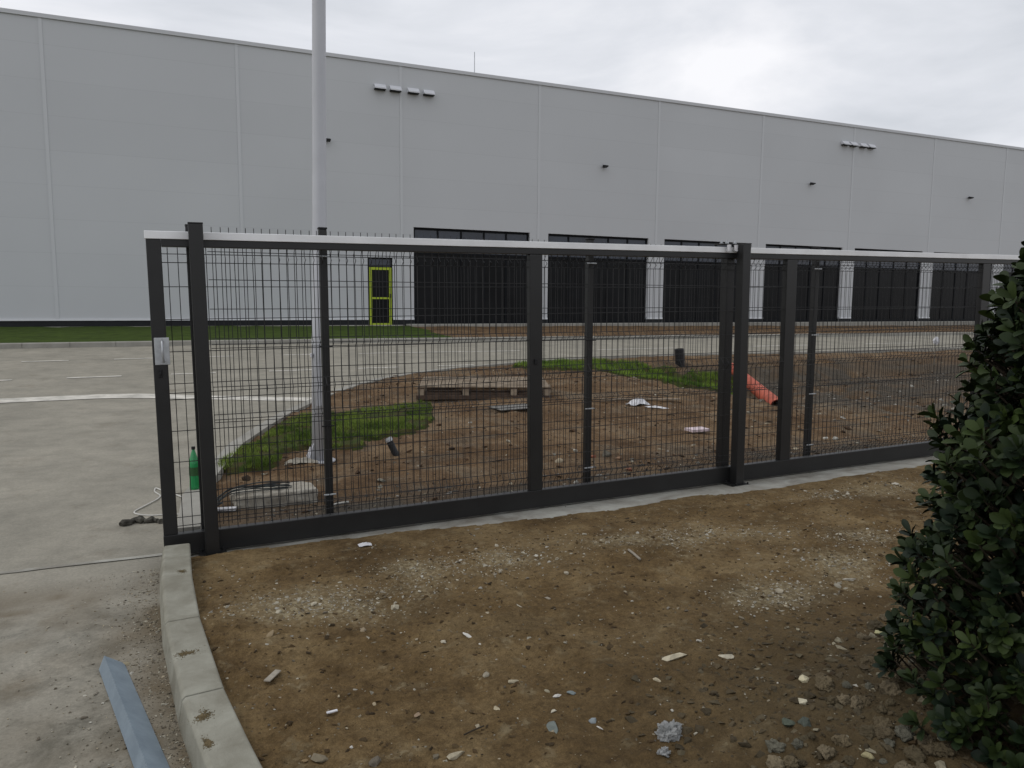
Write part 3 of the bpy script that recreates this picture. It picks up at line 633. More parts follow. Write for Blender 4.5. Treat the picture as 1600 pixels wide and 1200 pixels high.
def splat(name, px, py, rx, ry, z, m, label, cat, hgt=.008, seed=1, ang=0.):
    q = march(px, py, lambda a, b: z); mb = MB(); R_ = np.random.default_rng(seed); ph = R_.uniform(0, 6, 3)
    for _ in range(520):
        a = R_.uniform(0, 2*math.pi); rr = abs(R_.normal(0, .5))*(1+.35*math.sin(2*a+ph[0])+.3*math.sin(3*a+ph[1])+.2*math.sin(5*a+ph[2]))
        V, F = tmpl[R_.integers(14)]; s_ = R_.uniform(.0015, .0045)*(1.25-min(1, rr)*.6)*(hgt/.008)**.5
        mb.add((V*s_)@rot3(R_).T+np.array([rx*rr*math.cos(a), ry*rr*math.sin(a), s_*.3]), F)
    o = mb.build(name, m); o.location = (q[0], q[1], z); o.rotation_euler = (0, 0, ang); return tag(o, label, cat, kind='stuff')
splat('mud_patch', 290, 1022, .05, .035, .12, M['mud'], 'crumbly sandy mud patch on the second kerb stone from the gate', 'mud', seed=3)
splat('mud_patch', 318, 1121, .04, .042, .12, M['mud'], 'larger crumbly mud patch on the third kerb stone', 'mud', seed=4)
splat('mud_patch', 325, 1163, .018, .035, .12, M['mud'], 'small mud patch at the outer edge of the third kerb stone', 'mud', seed=6)
splat('mud_patch', 285, 893, .035, .05, .12, M['mud'], 'thin brown mud smear on the kerb stone at the gate end', 'mud', hgt=.003, seed=8)
# ------------------------------------------------------------------ steel angle on the driveway
A0 = march(172, 1046, L); A1 = march(238, 1215, L); dv = (A1-A0)[:2]; dv /= np.linalg.norm(dv)
o = MB(); ln = 2.2; th = .006; prof = [(-.058, 0), (0.020, .058), (.044, .0), (.038, 0), (.020, .050), (-.050, 0)]
V = [(a, y, b) for y in (0, ln) for a, b in prof]; n = 6
V2 = []
for i, (a, y, b) in enumerate(V): V2.append((a, y, b))
o.add(V2, [(k, (k+1) % n, n+(k+1) % n, n+k) for k in range(n)]+[(5, 4, 1, 0), (4, 3, 2, 1), (6, 7, 10, 11), (7, 8, 9, 10)])
o = o.build('steel_angle', M['angle']); o.location = (A0[0], A0[1], .008); o.rotation_euler = (0, 0, math.atan2(dv[1], dv[0])-math.pi/2)
tag(o, 'length of galvanised steel angle lying ridge up on the driveway by the kerb', 'steel angle')
# ------------------------------------------------------------------ sliding gate
GZB, GT = -.085, 1.93
gate = empty('sliding_gate', 'long dark grey sliding gate with wire mesh infill and pale aluminium rail on top', 'gate', mat=GM)
XE = 10.6
def part(name, m, par, *boxes, bevel=.004, **kw):
    mb = MB()
    for b in boxes: mb.box(*b)
    return mb.build(name, m, par, bevel=bevel, **kw)
part('bottom_rail', M['steel'], gate, (.0, XE, 0, .06, GZB, .055))
part('top_rail', M['steel'], gate, (.087, XE, .002, .058, 1.885, 1.930))
part('guide_rail', M['alu'], gate, (-.004, XE, -.004, .052, 1.932, 1.980), bevel=.003)
part('left_stile', M['steel'], gate, (.002, .086, .001, .059, .056, 1.930))
STX = [(2.605, 2.712), (5.155, 5.275), (7.83, 7.95), (XE-.08, XE)]
for a, b in STX: part('stile', M['steel'], gate, (a, b, .001, .059, .056, 1.884))
def mesh_wires(x0, x1, y, rows, z0, z1, step, folds, rad=.0024, depth=.04):
    mb = MB()
    x = x0+step*.6
    brk = []
    for (a, b, c) in folds: brk += [(a, 0), (b, -depth), (c, 0)]
    def yo(z):
        for (a, b, c) in folds:
            if a < z < c: return -depth*(1-abs(z-b)/(b-a) if z < b else 1-abs(z-b)/(c-b))
        return 0
    zs = sorted([z0, z1]+[q for f in folds for q in f if z0 < q < z1])
    while x < x1-.01:
        jx = rng.normal(0, .0012)
        mb.tube([(x+jx, y+yo(z), z) for z in zs], rad, 4, False); x += step
    for z in rows:
        sag = rng.normal(0, .002)
        mb.tube([(x0, y+yo(z)+rad*1.8, z), ((x0+x1)/2, y+yo(z)+rad*1.8, z-abs(sag)), (x1, y+yo(z)+rad*1.8, z)], rad*1.05, 4, False)
    return mb
grow = [.10, .157, .316, .521, .723, .926, .972, 1.028, 1.232, 1.436, 1.64, 1.79, 1.843]
gf = [(.926, .977, 1.028), (1.79, 1.817, 1.845)]
edges = [.086, 2.605, 2.712, 5.155, 5.275, 7.83, 7.95, XE-.08]
for i in range(0, 8, 2):
    mesh_wires(edges[i], edges[i+1], .030, grow, .056, 1.884, .0555, gf).build('mesh_panel', M['wire'], gate)
lp = part('lock_plate', M['zinc'], gate, (.0145, .100, -.008, .0, 1.155, 1.325), bevel=.003)
hb = MB(); hb.tube([(.060, -.008, 1.305), (.060, -.045, 1.300), (.060, -.05, 1.24), (.062, -.045, 1.18), (.062, -.008, 1.175)], .007, 8); hb.build('handle', M['zinc'], lp, smooth=True)
kb = MB(); kb.box(.030, .050, -.012, .0, 1.075, 1.125); kb.tube([(.04, -.013, 1.1), (.04, -.022, 1.1)], .009, 10); kb.build('key_cylinder', M['lamp_black'], gate, bevel=.003)
part('cable_clip', M['lamp_black'], gate, (2.640, 2.665, -.010, .0, 1.05, 1.09), bevel=.002)
# guide posts: front row and rear row
def gpost(X, Nn, ztop, label, w_=.084, z0=-.088, plate=True):
    mtx = GM @ Matrix.Translation((X, Nn, z0)); t = empty('gate_post', label, 'post', mat=mtx, group='square guide posts of the sliding gate')
    part('post_body', M['steel'], t, (-w_/2, w_/2, -w_/2, w_/2, .008, ztop-z0-.004), bevel=.005)
    part('cap', M['steel'], t, (-w_/2-.002, w_/2+.002, -w_/2-.002, w_/2+.002, ztop-z0-.004, ztop-z0+.004), bevel=.002)
    if plate:
        bp_ = part('base_plate', M['steel'], t, (-.085, .085, -.085, .085, 0, .008), bevel=.002)
        for sx in (-1, 1):
            for sy in (-1, 1):
                b = MB(); b.tube([(sx*.065, sy*.065, .008), (sx*.065, sy*.065, .026)], .008, 6); b.build('bolt', M['steel'], bp_)
    return t
gpost(.285, -.072, 2.026, 'dark front guide post near the lock end of the gate')
gpost(.272, .128, 2.03, 'dark rear guide post hidden behind the left front one')
pr = gpost(4.592, -.072, 2.005, 'dark front guide post with zinc roller bracket on its top')
gpost(4.592, .128, 1.985, 'dark rear guide post behind the gate at the roller bracket')
# roller bracket across the pair of posts, fixed to the front post
def loc(p_, X, Nn, z): return (X-4.592, Nn+.072, z+.088)
rb = MB(); rb.box(-.20, .03, .05, .15, 2.088, 2.096); rb.build('roller_bracket', M['steel'], pr, bevel=.002)
for (x, y, z) in ((-.13, .065, 2.096), (-.13, .135, 2.096), (-.015, .10, 2.096)):
    b = MB(); b.tube([(x, y, z), (x, y, z+.012)], .016, 6); b.tube([(x, y, z+.012), (x, y, z+.028)], .009, 8); b.build('bolt', M['zinc'], pr)
for (x, y) in ((-.13, .035), (-.055, .035)):
    b = MB(); b.tube([(x, y, 2.030), (x, y, 2.085)], .017, 12); b.build('guide_roller', M['white_plastic'], pr, smooth=False)
# ------------------------------------------------------------------ welded mesh fence behind the gate
FM = GM @ Matrix.Translation((0, .40, .006)) @ Matrix.Rotation(math.radians(.45), 4, 'Y')
fence = empty('mesh_fence', 'dark green black welded mesh fence with thin posts standing behind the sliding gate', 'fence', mat=FM)
FPX_ = [1.13, 3.36, 5.93, 8.46, 10.99]
frow = [.02, .08, .13, .33, .53, .70, .725, .755, .95, 1.07, 1.22, 1.25, 1.285, 1.49, 1.69, 1.88, 1.935, 1.985, 2.006]
ff = [(.02, .075, .13), (.70, .728, .755), (1.22, 1.252, 1.285), (1.88, 1.935, 1.99)]
fe = [.33]+FPX_
for i in range(len(fe)-1):
    mesh_wires(fe[i]+.02, fe[i+1]-.02, .0, frow, -.03, 2.046, .054, ff, rad=.0025, depth=.045).build('mesh_panel', M['wire'], fence)
for X in FPX_:
    pz = part('fence_post', M['steel'], fence, (X-.028, X+.028, .008, .064, -.12, 2.06), bevel=.006)
    part('cap', M['lamp_black'], pz, (X-.031, X+.031, .005, .067, 2.061, 2.075), bevel=.003)
    for z in (.10, .62, 1.21, 1.86):
        part('clip', M['zinc'] if rng.random() < .7 else M['lamp_black'], pz, (X-.045, X+.045, -.008, .001, z, z+.010), bevel=.002)
# ------------------------------------------------------------------ lamp post
q = march(500, 722, Hb); lx, ly = float(q[0])+.0, float(q[1]); lz = float(Hb(lx, ly, False))
lamp = empty('lamp_post', 'tall pale grey tapered street light pole standing in the grass behind the fence', 'street light', (lx, ly, lz)); lamp.rotation_euler = (0, .018, 0)
b = MB(); b.tube([(0, 0, -.05), (0, 0, 1.35), (0, 0, 1.38), (0, 0, 5), (0, 0, 9)], [.077, .075, .068, .060, .045], 28); b.build('pole', M['pole'], lamp, smooth=True)
b = MB(); b.tube([(0, 0, .0), (0, 0, .012)], .15, 24); 
for a in range(4):
    an = a*math.pi/2+.5; c, s = math.cos(an), math.sin(an); V = [(c*.07-s*.005, s*.07+c*.005, .012), (c*.145-s*.005, s*.145+c*.005, .012), (c*.07-s*.005, s*.07+c*.005, .20), (c*.07+s*.005, s*.07-c*.005, .012), (c*.145+s*.005, s*.145-c*.005, .012), (c*.07+s*.005, s*.07-c*.005, .20)]
    b.add(V, [(0, 1, 2), (5, 4, 3), (0, 3, 4, 1), (1, 4, 5, 2), (2, 5, 3, 0)])
b.build('base_plate', M['pole'], lamp)
b = MB(); b.box(-.035, .035, -.081, -.073, .55, .95); dd = b.build('service_door', M['pole'], lamp, bevel=.004); dd.rotation_euler = (0, 0, -.1)
b = MB(); b.box(-.095, -.07, -.05, -.03, 1.02, 1.06); b.build('latch', M['white_plastic'], lamp, bevel=.003)
# torn wrap at the pole foot
def crumple(name, px, py, sx, sy, sz, H, m, label, cat, seed=1, amp=.35, ang=0, flat=False):
    q = march(px, py, H); n = 18; u = np.linspace(-1, 1, n); U, Vv = np.meshgrid(u, u, indexing='ij')
    rr = np.sqrt(U**2+Vv**2); R_ = 1-.25*np.abs(fbm(U*1.5+seed, Vv*1.5, 1.5, 3, seed))
    X = U*sx*R_; Y = Vv*sy*R_; Z = sz*(np.clip(1-rr**2*.75, 0, 1)*(.45+amp*fbm(U*2+seed*3, Vv*2, 1.7, 3, seed*.7))+.05*np.abs(fbm(U, Vv, 5, 2, seed)))
    V = np.stack([X, Y, Z], -1).reshape(-1, 3); idx = np.arange(n*n).reshape(n, n)
    F = [(idx[i, j], idx[i+1, j], idx[i+1, j+1], idx[i, j+1]) for i in range(n-1) for j in range(n-1)]
    mb = MB(); mb.add(V, F); o = mb.build(name, m); o.location = (q[0], q[1], float(H(q[0], q[1]))+.006); o.rotation_euler = (0, 0, ang)
    so_ = o.modifiers.new('t', 'SOLIDIFY'); so_.thickness = .002
    return tag(o, label, cat)
crumple('paper_scrap', 470, 724, .16, .06, .08, Hb, M['concrete_block'], 'dirty pale paper bag remains at the foot of the lamp post', 'litter', 3)
crumple('plastic_wrap', 487, 718, .05, .05, .26, Hb, M['white_plastic'], 'torn grey plastic wrap standing against the lamp post foot', 'litter', 5)
# ------------------------------------------------------------------ bottle, block, cables, hose, rag
q = march(307, 765, lambda a, b: .118); bx_, by_ = float(q[0]), float(q[1])
M['bottle'] = mat('green_plastic', (.012, .24, .07), .2, .5, coat=.3)
bt = empty('bottle', 'green plastic soda bottle standing on the kerb behind the gate', 'bottle', (bx_-.012, by_, .118))
b = MB(); pr_ = [(0, .034), (.004, .044), (.03, .045), (.10, .043), (.115, .0445), (.19, .0445), (.25, .038), (.30, .022), (.32, .014), (.335, .0135)]
b.tube([(0, 0, z) for z, _ in pr_], [r_*.84 for _, r_ in pr_], 20); b.build('bottle_body', M['bottle'], bt, smooth=True)
b = MB(); b.tube([(0, 0, .33), (0, 0, .352)], .0145, 16); b.build('bottle_cap', M['lamp_black'], bt)
b = MB(); b.tube([(0, 0, .118), (0, 0, .188)], .0381, 20, False); b.build('bottle_label', mat('label_green', (.03, .09, .03), .5), bt, smooth=True)
q = march(424, 800, lambda a, b: 0.0); 
b = MB(); b.box(-.30, .34, -.13, .17, -.06, .115); o = b.build('concrete_block', M['concrete_block']); 
sm = o.modifiers.new('b', 'BEVEL'); sm.width = .02; sm.segments = 2; s2 = o.modifiers.new('s', 'SUBSURF'); s2.subdivision_type = 'SIMPLE'; s2.levels = s2.render_levels = 4
tx = bpy.data.textures.new('blk', 'CLOUDS'); tx.noise_scale = .08; dm = o.modifiers.new('d', 'DISPLACE'); dm.texture = tx; dm.strength = .035
qb = march(428, 797, lambda a, b: 0.0); o.location = (qb[0]+.0, qb[1]+.13, .02); o.rotation_euler = (0, .0, .10)
tag(o, 'rough pale concrete block lying on the dirt behind the gate', 'concrete block')
blk = Vector(o.location)
def curve_tube(name, pts, rad, m, label, cat, n=6, parent=None):
    P = resample(np.array(pts, float), .02)
    Q = P.copy()
    for i in range(3): Q[1:-1] = (Q[:-2]+Q[1:-1]*2+Q[2:])/4
    mb = MB(); mb.tube(list(Q), rad, n); o = mb.build(name, m, parent, smooth=True)
    if parent is None: tag(o, label, cat)
    return o
cb_ = empty('cable_bundle', 'loose bundle of thin grey blue cables draped over the concrete block', 'cable', (float(blk[0])-.2, float(blk[1]), .13))
for i in range(11):
    pts = []; s0 = rng.uniform(-.05, .05)
    for t in np.linspace(0, 1, 12):
        pts.append((-.28+.62*t+rng.normal(0, .01), -.10+.12*t+s0+.03*math.sin(t*6+i)+rng.normal(0, .006), .0+.03*math.sin(t*math.pi)+(-.10*(1-t*4) if t < .25 else 0)+.008*i*.5))
    curve_tube('cable', pts, .0038, M['cable'], '', '', 5, cb_)
lo = []
for t in np.linspace(0, 1, 24): lo.append((-.22-.05*math.cos(t*9), -.16+.05*math.sin(t*9)-.05*t, -.11+.10*abs(math.sin(t*3.1))))
curve_tube('cable', lo, .006, M['cable'], '', '', 5, cb_)
hp = [march(x, y, L) for x, y in ((300, 785), (275, 775), (252, 768), (243, 764), (241, 770), (252, 777), (245, 783), (228, 792), (212, 800), (208, 804), (220, 807), (240, 808), (262, 806), (290, 806))]
curve_tube('rope', [(a[0], a[1], a[2]+.012) for a in hp], .006, M['cable_white'], 'thin white cord looping on the driveway left of the gate end', 'cord')
rgp = [march(x, y, L) for x, y in ((188, 824), (200, 821), (212, 816), (226, 819), (240, 817), (255, 820))]
b = MB(); P = resample([(a[0], a[1], .03) for a in rgp], .02)
b.tube([q_+np.array([rng.normal(0, .008), rng.normal(0, .008), -.010+rng.normal(0, .006)]) for q_ in P], [.008+.014*abs(math.sin(i*.55+.6))+rng.uniform(0, .010) for i in range(len(P))], 9)
tag(b.build('rag', M['rag'], smooth=False), 'crumpled dirty grey rag lying on the driveway beside the gate end', 'rag')
# scraps
def slab(name, px, py, lx_, ly_, lz_, ang, H, m, label, cat, dz=.004, tilt=0):
    q = march(px, py, H); b = MB(); b.box(-lx_/2, lx_/2, -ly_/2, ly_/2, 0, lz_); o = b.build(name, m, bevel=min(lz_, .004)*.4)
    o.location = (q[0], q[1], float(H(q[0], q[1]))+dz); o.rotation_euler = (tilt, 0, ang); return tag(o, label, cat)
M['scrapw'] = mat('bleached_wood', (.30, .27, .22), .85, .2, var=.2, vscale=40)
slab('wood_scrap', 426, 1061, .095, .028, .006, .95, Hf, M['scrapw'], 'small flat grey wooden slat on the soil near the kerb', 'wood scrap', .008)
slab('plastic_scrap', 519, 1118, .042, .011, .006, .1, Hf, M['white_plastic'], 'short white plastic stick on the dark soil', 'plastic scrap', .008)
slab('wood_scrap', 1000, 628, 1.2, .05, .02, -.35, Hb, M['wood'], 'thin pale lath lying behind the crumpled white plastic', 'wood scrap', .03)
slab('plastic_board', 1089, 676, .24, .16, .03, .0, Hb, M['bag'], 'flat pinkish white foam board lying on the soil behind the gate', 'foam board', .02)
slab('paper_sheet', 803, 638, .62, .42, .012, .1, Hb, mat('grey_sheet', (.19, .185, .17), .8, var=.3, vscale=8), 'flat pale grey sheet half buried in front of the pallet', 'sheet', .012)
slab('wood_scrap', 352, 800, .16, .05, .02, -.2, Hb, M['white_plastic'], 'short white painted stick behind the gate left of the concrete block', 'wood scrap', .01)
crumple('plastic_cup', 570, 853, .045, .03, .03, Hf, M['white_plastic'], 'crushed white plastic lid on the soil in front of the gate', 'plastic litter', 2)
crumple('plastic_bag', 997, 633, .16, .10, .16, Hb, M['white_plastic'], 'crumpled white plastic bag on the soil behind the gate', 'plastic bag', 7)
crumple('plastic_strip', 1024, 638, .20, .03, .05, Hb, M['white_plastic'], 'torn white plastic strip trailing from the crumpled bag', 'plastic litter', 9, ang=-.9)
tw = [march(x, y, Hf) for x, y in ((725, 1153), (735, 1148), (744, 1143), (756, 1139))]
curve_tube('twig', [(a[0], a[1], a[2]+.012) for a in tw], .003, M['bark'], 'thin curved dry twig on the lower middle soil', 'twig', 5)
tw = [march(x, y, Hf) for x, y in ((982, 862), (990, 868), (1000, 877))]
curve_tube('twig', [(a[0], a[1], a[2]+.012) for a in tw], .008, M['scrapw'], 'short pale stick on the right gravel patch', 'twig', 5)
tw = [march(x, y, Hb) for x, y in ((515, 797), (530, 792), (545, 790))]
curve_tube('twig', [(a[0], a[1], a[2]+.03) for a in tw], .010, M['cable_white'], 'pale dry stick lying behind the gate rail by the first fence post', 'twig', 5)
# ------------------------------------------------------------------ pallets
q = march(757, 622, Hb); 
pal = empty('pallet', 'large wooden pallet of narrow pale boards lying on the soil behind the gate', 'pallet', (float(q[0]), float(q[1])+.0, float(Hb(q[0], q[1], False))+.0))
a0 = march(660, 621, Hb); a1_ = march(858, 627, Hb); pang = math.atan2(a1_[1]-a0[1], a1_[0]-a0[0]); pl = np.linalg.norm((a1_-a0)[:2])
pang = -.36; pal.rotation_euler = (0, 0, pang); pal.location = ((a0[0]+a1_[0])/2, (a0[1]+a1_[1])/2, max(float(Hb(a0[0], a0[1])), float(Hb(a1_[0], a1_[1])))-.02)
pw = 1.5
nb_ = 9
for k in range(nb_):
    y0 = k*pw/nb_; j = rng.normal(0, .006)
    part('deck_board', M['wood'], pal, (-pl/2+j, pl/2+j, y0+.004, y0+pw/nb_-.065, .178, .198), bevel=.002)
for xx in (-pl/2+.0, -pl/2+pl*.335, -pl/2+pl*.70, pl/2-.10):
    part('cross_board', M['wood_dark'], pal, (xx, xx+.10, .0, pw, .158, .177), bevel=.002)
    for yy in (0.0, .55, 1.1, pw-.12): part('block', M['wood'], pal, (xx+.002, xx+.098, yy+.002, yy+.12, .062, .157), bevel=.002)
for yy in (-.01, .55, 1.1, pw-.12): part('runner', M['wood_dark'], pal, (-pl/2-.02, pl/2+.02, yy, yy+.13, -.0, .061), bevel=.004)
part('side_board', M['wood_dark'], pal, (-pl/2+.11, -pl/2+pl*.335-.02, .02, .05, .064, .10), (-pl/2+pl*.335+.12, -pl/2+pl*.7-.02, .02, .05, .064, .10), (-pl/2+pl*.7+.12, pl/2-.11, .02, .05, .064, .10), bevel=.002)
# ------------------------------------------------------------------ pipes
def pipe(name, a, b_, rad, m, label, ring=.03, inner=True):
    a = np.array(a, float); b_ = np.array(b_, float); ln = np.linalg.norm(b_-a); n = int(ln/ring*2); mb = MB()
    pts = [a+(b_-a)*i/n for i in range(n+1)]; rr = [rad*(1.0 if i % 2 else .93) for i in range(n+1)]
    mb.tube(pts, rr, 22, False); mb.tube([q_ for q_ in pts[::-1]], [x*.86 for x in rr[::-1]], 22, False)
    d = (b_-a)/ln; mb.tube([a, a+d*.001], [rad*.93, rad*.93*.86], 22, False)
    o = mb.build(name, m, smooth=True); return tag(o, label, 'pipe')
pa = march(1143, 583, Hb); pb = march(1216, 634, Hb)
pa2 = np.array([pa[0], pa[1], pa[2]+.14]); pb2 = np.array([pb[0], pb[1], pb[2]-.02])
pipe('drain_pipe', pa2, pb2, .115, M['pipe_orange'], 'orange corrugated drain pipe slanting down the bank behind the gate', .035)
pa = march(1062, 572, Hb); d = float((pa-CAM)@RF)
pipe('pipe_stub', (pa[0]-.03, pa[1], pa[2]+27*d/FPX), (pa[0]+.02, pa[1], pa[2]-.05), 7.5*d/FPX, M['pipe_black'], 'black corrugated pipe stub standing upright by the road kerb', .03)
pa = march(619, 711, Hb); d = float((pa-CAM)@RF); tp = pa+RX*(-13*d/FPX)+RU*(27*d/FPX)
st_ = empty('pipe_stub', 'short black pipe with silver end leaning out of the soil', 'pipe', tuple(float(v) for v in pa))
b = MB(); b.tube([np.zeros(3)-(tp-pa)*.3, (tp-pa)*.78], .034, 16); b.build('pipe_body', M['pipe_black'], st_, smooth=False)
b = MB(); b.tube([(tp-pa)*.78, (tp-pa)*1.0], .036, 16); b.tube([(tp-pa)*.86, (tp-pa)*.9], .040, 16); b.build('end_cap', M['zinc'], st_, smooth=False)
# white rag on a dry stalk by the road, far right
pa = march(1459, 572, Hb); sh = empty('dry_stalk', 'dry stalk with a scrap of white plastic snagged on it by the road', 'dry weed', tuple(float(v) for v in pa))
b = MB(); b.tube([(0, 0, -.05), (.03, 0, .25), (-.02, 0, .5), (.04, .02, .78)], [.012, .010, .008, .005], 6); b.tube([(.0, 0, .4), (.12, 0, .62)], .005, 5); b.tube([(-.01, 0, .3), (-.13, .02, .5)], .005, 5); b.build('stalk', M['scrapw'], sh)
V, F = ico_stone(77, 26, .9); b = MB(); b.add(V*np.array([.13, .08, .13])+np.array([.03, 0, .72]), F); o = b.build('plastic_scrap', M['white_plastic'], sh)
# ------------------------------------------------------------------ grass
def poly_world(pp, H): return [tuple(march(a, b, H)[:2]) for a, b in pp]
def grass(name, pp, H, nbl, hgt, lift, label, c0, c1, sodm=True):
    P = poly_world(pp, H); Pn = np.array(P); lo_, hi_ = Pn.min(0), Pn.max(0); mb = MB()
    st_ = .06; xs = np.arange(lo_[0]-.1, hi_[0]+.1, st_); ys = np.arange(lo_[1]-.1, hi_[1]+.1, st_)
    X, Y = np.meshgrid(xs, ys, indexing='ij'); wob = .06*fbm(X, Y, 4, 3, 2.); wob2 = .06*fbm(X, Y, 4, 3, 12.)
    ins = inpoly(X+wob, Y+wob2, P); Z = H(X, Y)+np.where(ins, lift, -.05); idx = np.arange(X.size).reshape(X.shape)
    F = [(idx[i, j], idx[i+1, j], idx[i+1, j+1], idx[i, j+1]) for i in range(len(xs)-1) for j in range(len(ys)-1) if ins[i:i+2, j:j+2].any()]
    s = MB(); s.add(np.stack([X, Y, Z], -1).reshape(-1, 3), F); o = s.build(name+'_sod', M['sod'], smooth=True)
    tag(o, kind='stuff', label='earthy sod under the '+label, cat='turf')
    n = 0; V = []; F = []; C_ = []
    x = rng.uniform(lo_[0], hi_[0], nbl*6); y = rng.uniform(lo_[1], hi_[1], nbl*6)
    ok = inpoly(x+.06*fbm(x, y, 4, 3, 2.), y+.06*fbm(x, y, 4, 3, 12.), P) & (fbm(x, y, 6, 3, 20.)+.5*fbm(x, y, 2, 2, 21.) > -.16); x = x[ok][:nbl]; y = y[ok][:nbl]; z = H(x, y)+lift-.005
    m_ = len(x); an = rng.uniform(0, 2*math.pi, m_); ln = rng.normal(0, .35, (m_, 2)); hh = hgt*rng.uniform(.5, 1.2, m_)*(1+.5*fbm(x, y, 2.5, 2, 30.)); wd = .0045*(hgt/.05)
    bx = np.cos(an)*wd; by = np.sin(an)*wd
    A = np.stack([x-bx, y-by, z], -1); B = np.stack([x+bx, y+by, z], -1); T = np.stack([x+ln[:, 0]*hh, y+ln[:, 1]*hh, z+hh], -1)
    V = np.stack([A, B, T], 1).reshape(-1, 3); tt = np.clip(.5+1.3*fbm(x, y, 3, 3, 40.)+rng.normal(0, .2, m_), 0, 1)[:, None]
    C_ = np.repeat(np.array(c0)*(1-tt)+np.array(c1)*tt, 3, axis=0)
    me = bpy.data.meshes.new(name); me.from_pydata(V.tolist(), [], [(3*i, 3*i+1, 3*i+2) for i in range(m_)]); me.materials.append(M['grass'])
    a = me.color_attributes.new('Col', 'FLOAT_COLOR', 'POINT'); c = np.ones((len(V), 4)); c[:, :3] = C_; a.data.foreach_set('color', c.ravel())
    o = bpy.data.objects.new(name, me); S.collection.objects.link(o); tag(o, label, 'grass', kind='stuff')
grass('grass', [(342, 728), (348, 742), (380, 743), (412, 740), (436, 728), (440, 714), (470, 705), (500, 700), (540, 703), (566, 701), (572, 690), (600, 685), (640, 680), (668, 668), (678, 655), (672, 633), (640, 633), (600, 641), (560, 643), (520, 650), (480, 650), (445, 662), (415, 685), (380, 705)], Hb, 26000, .042, .045, 'rolled out green turf on the corner behind the fence', (.045, .088, .010), (.185, .250, .045))
grass('grass', [(800, 573), (850, 570), (900, 568), (935, 566), (985, 570), (1040, 574), (1060, 585), (1110, 585), (1150, 590), (1178, 600), (1160, 615), (1120, 612), (1060, 604), (1000, 592), (950, 582), (880, 579), (830, 579)], Hb, 24000, .08, .05, 'bright green turf tongue along the crest behind the fence', (.055, .115, .012), (.18, .27, .038))
# blades on the lawn strip by the warehouse, visible edge only
# ------------------------------------------------------------------ warehouse
YB = 29.396; Z0 = .56; ZT = 10.68; XL, XR = -26.1, 62.0
bld = empty('warehouse', 'long light grey panel clad warehouse with dark glazed bays across the road', 'warehouse', (0, YB, Z0))
def by(z): return z-Z0
BX = lambda k: -4.087+6.0*k
wins = [(BX(k)+.48, BX(k)+5.60) for k in range(2, 11)]
WT = 4.56
dx0, dx1, DT = 6.53, 7.52, 3.31
ops = [(dx0, dx1, by(.60), by(DT))]+[(a, b, by(.60), by(WT)) for a, b in wins]
b = MB(); x = XL; zt = by(ZT)
def quad(x0, x1, z0, z1, y=0.0):
    b.add([(x0, y, z0), (x1, y, z0), (x1, y, z1), (x0, y, z1)], [(0, 1, 2, 3)])
for (a, c, z0, z1) in ops:
    quad(x, a, by(.88), zt); quad(a, c, z1, zt); x = c
    b.add([(a, 0, z0), (a, .18, z0), (a, .18, z1), (a, 0, z1)], [(0, 1, 2, 3)]); b.add([(c, 0, z0), (c, .18, z0), (c, .18, z1), (c, 0, z1)], [(3, 2, 1, 0)])
    b.add([(a, 0, z1), (a, .18, z1), (c, .18, z1), (c, 0, z1)], [(0, 1, 2, 3)])
quad(x, XR, by(.88), zt)
b.add([(XL, 0, by(.3)), (XL, 45, by(.3)), (XL, 45, zt), (XL, 0, zt)], [(3, 2, 1, 0)]); b.add([(XR, 0, by(.3)), (XR, 45, by(.3)), (XR, 45, zt), (XR, 0, zt)], [(0, 1, 2, 3)])
b.add([(XL, 45, by(.3)), (XR, 45, by(.3)), (XR, 45, zt), (XL, 45, zt)], [(0, 1, 2, 3)])
b.build('wall', M['facade'], bld)
b = MB(); b.box(XL+.02, XR-.02, .3, 44.9, zt-.35, zt-.15); b.build('roof', M['coping'], bld)
b = MB(); b.box(XL-.04, XR+.04, -.05, .25, zt, zt+.13); b.build('coping', M['coping'], bld)
x = XL
for (a, c, z0, z1) in ops:
    if a-x > .05:
        part('plinth', M['plinth'], bld, (x, a, .02, .25, by(.3), by(.86)), bevel=0); part('flashing', M['flash'], bld, (x, a, -.03, .05, by(.862), by(.935)), bevel=0)
    x = c
part('plinth', M['plinth'], bld, (x, XR, .02, .25, by(.3), by(.86)), bevel=0)
for k in range(-3, 11):
    lo_z = by(.94)
    part('seam_cover', M['trim'], bld, (BX(k)-.055, BX(k)+.055, -.018, .0, lo_z, zt-.002), bevel=0)
for (a, c) in wins:
    z0, z1 = by(.60), by(WT); zm = by(3.55); f = MB(); y0, y1 = .10, .17
    f.box(a+.002, c-.002, y0, y1, z1-.09, z1-.002); f.box(a+.002, a+.08, y0, y1, z0, z1-.09); f.box(c-.08, c-.002, y0, y1, z0, z1-.09)
    f.box(a+.08, c-.08, y0, y1, zm-.04, zm+.04); f.box(a+.08, c-.08, y0, y1, z0, z0+.22)
    n = 5
    for i in range(1, n):
        xx = a+.04+(c-a-.08)*i/n; f.box(xx-.035, xx+.035, y0+.003, y1-.003, z0+.22, zm-.04); f.box(xx-.035, xx+.035, y0+.003, y1-.003, zm+.04, z1-.09)
    w_ = empty('window', None, None); w_.parent = bld
    f.build('window_frame', M['frame'], w_)
    g = MB(); g.box(a+.08, c-.08, .135, .145, z0+.22, zm-.04); g.build('pane', M['glass'], w_)
    g = MB(); g.box(a+.08, c-.08, .135, .145, zm+.04, z1-.09); g.build('upper_pane', M['glass_sky_tint'], w_)
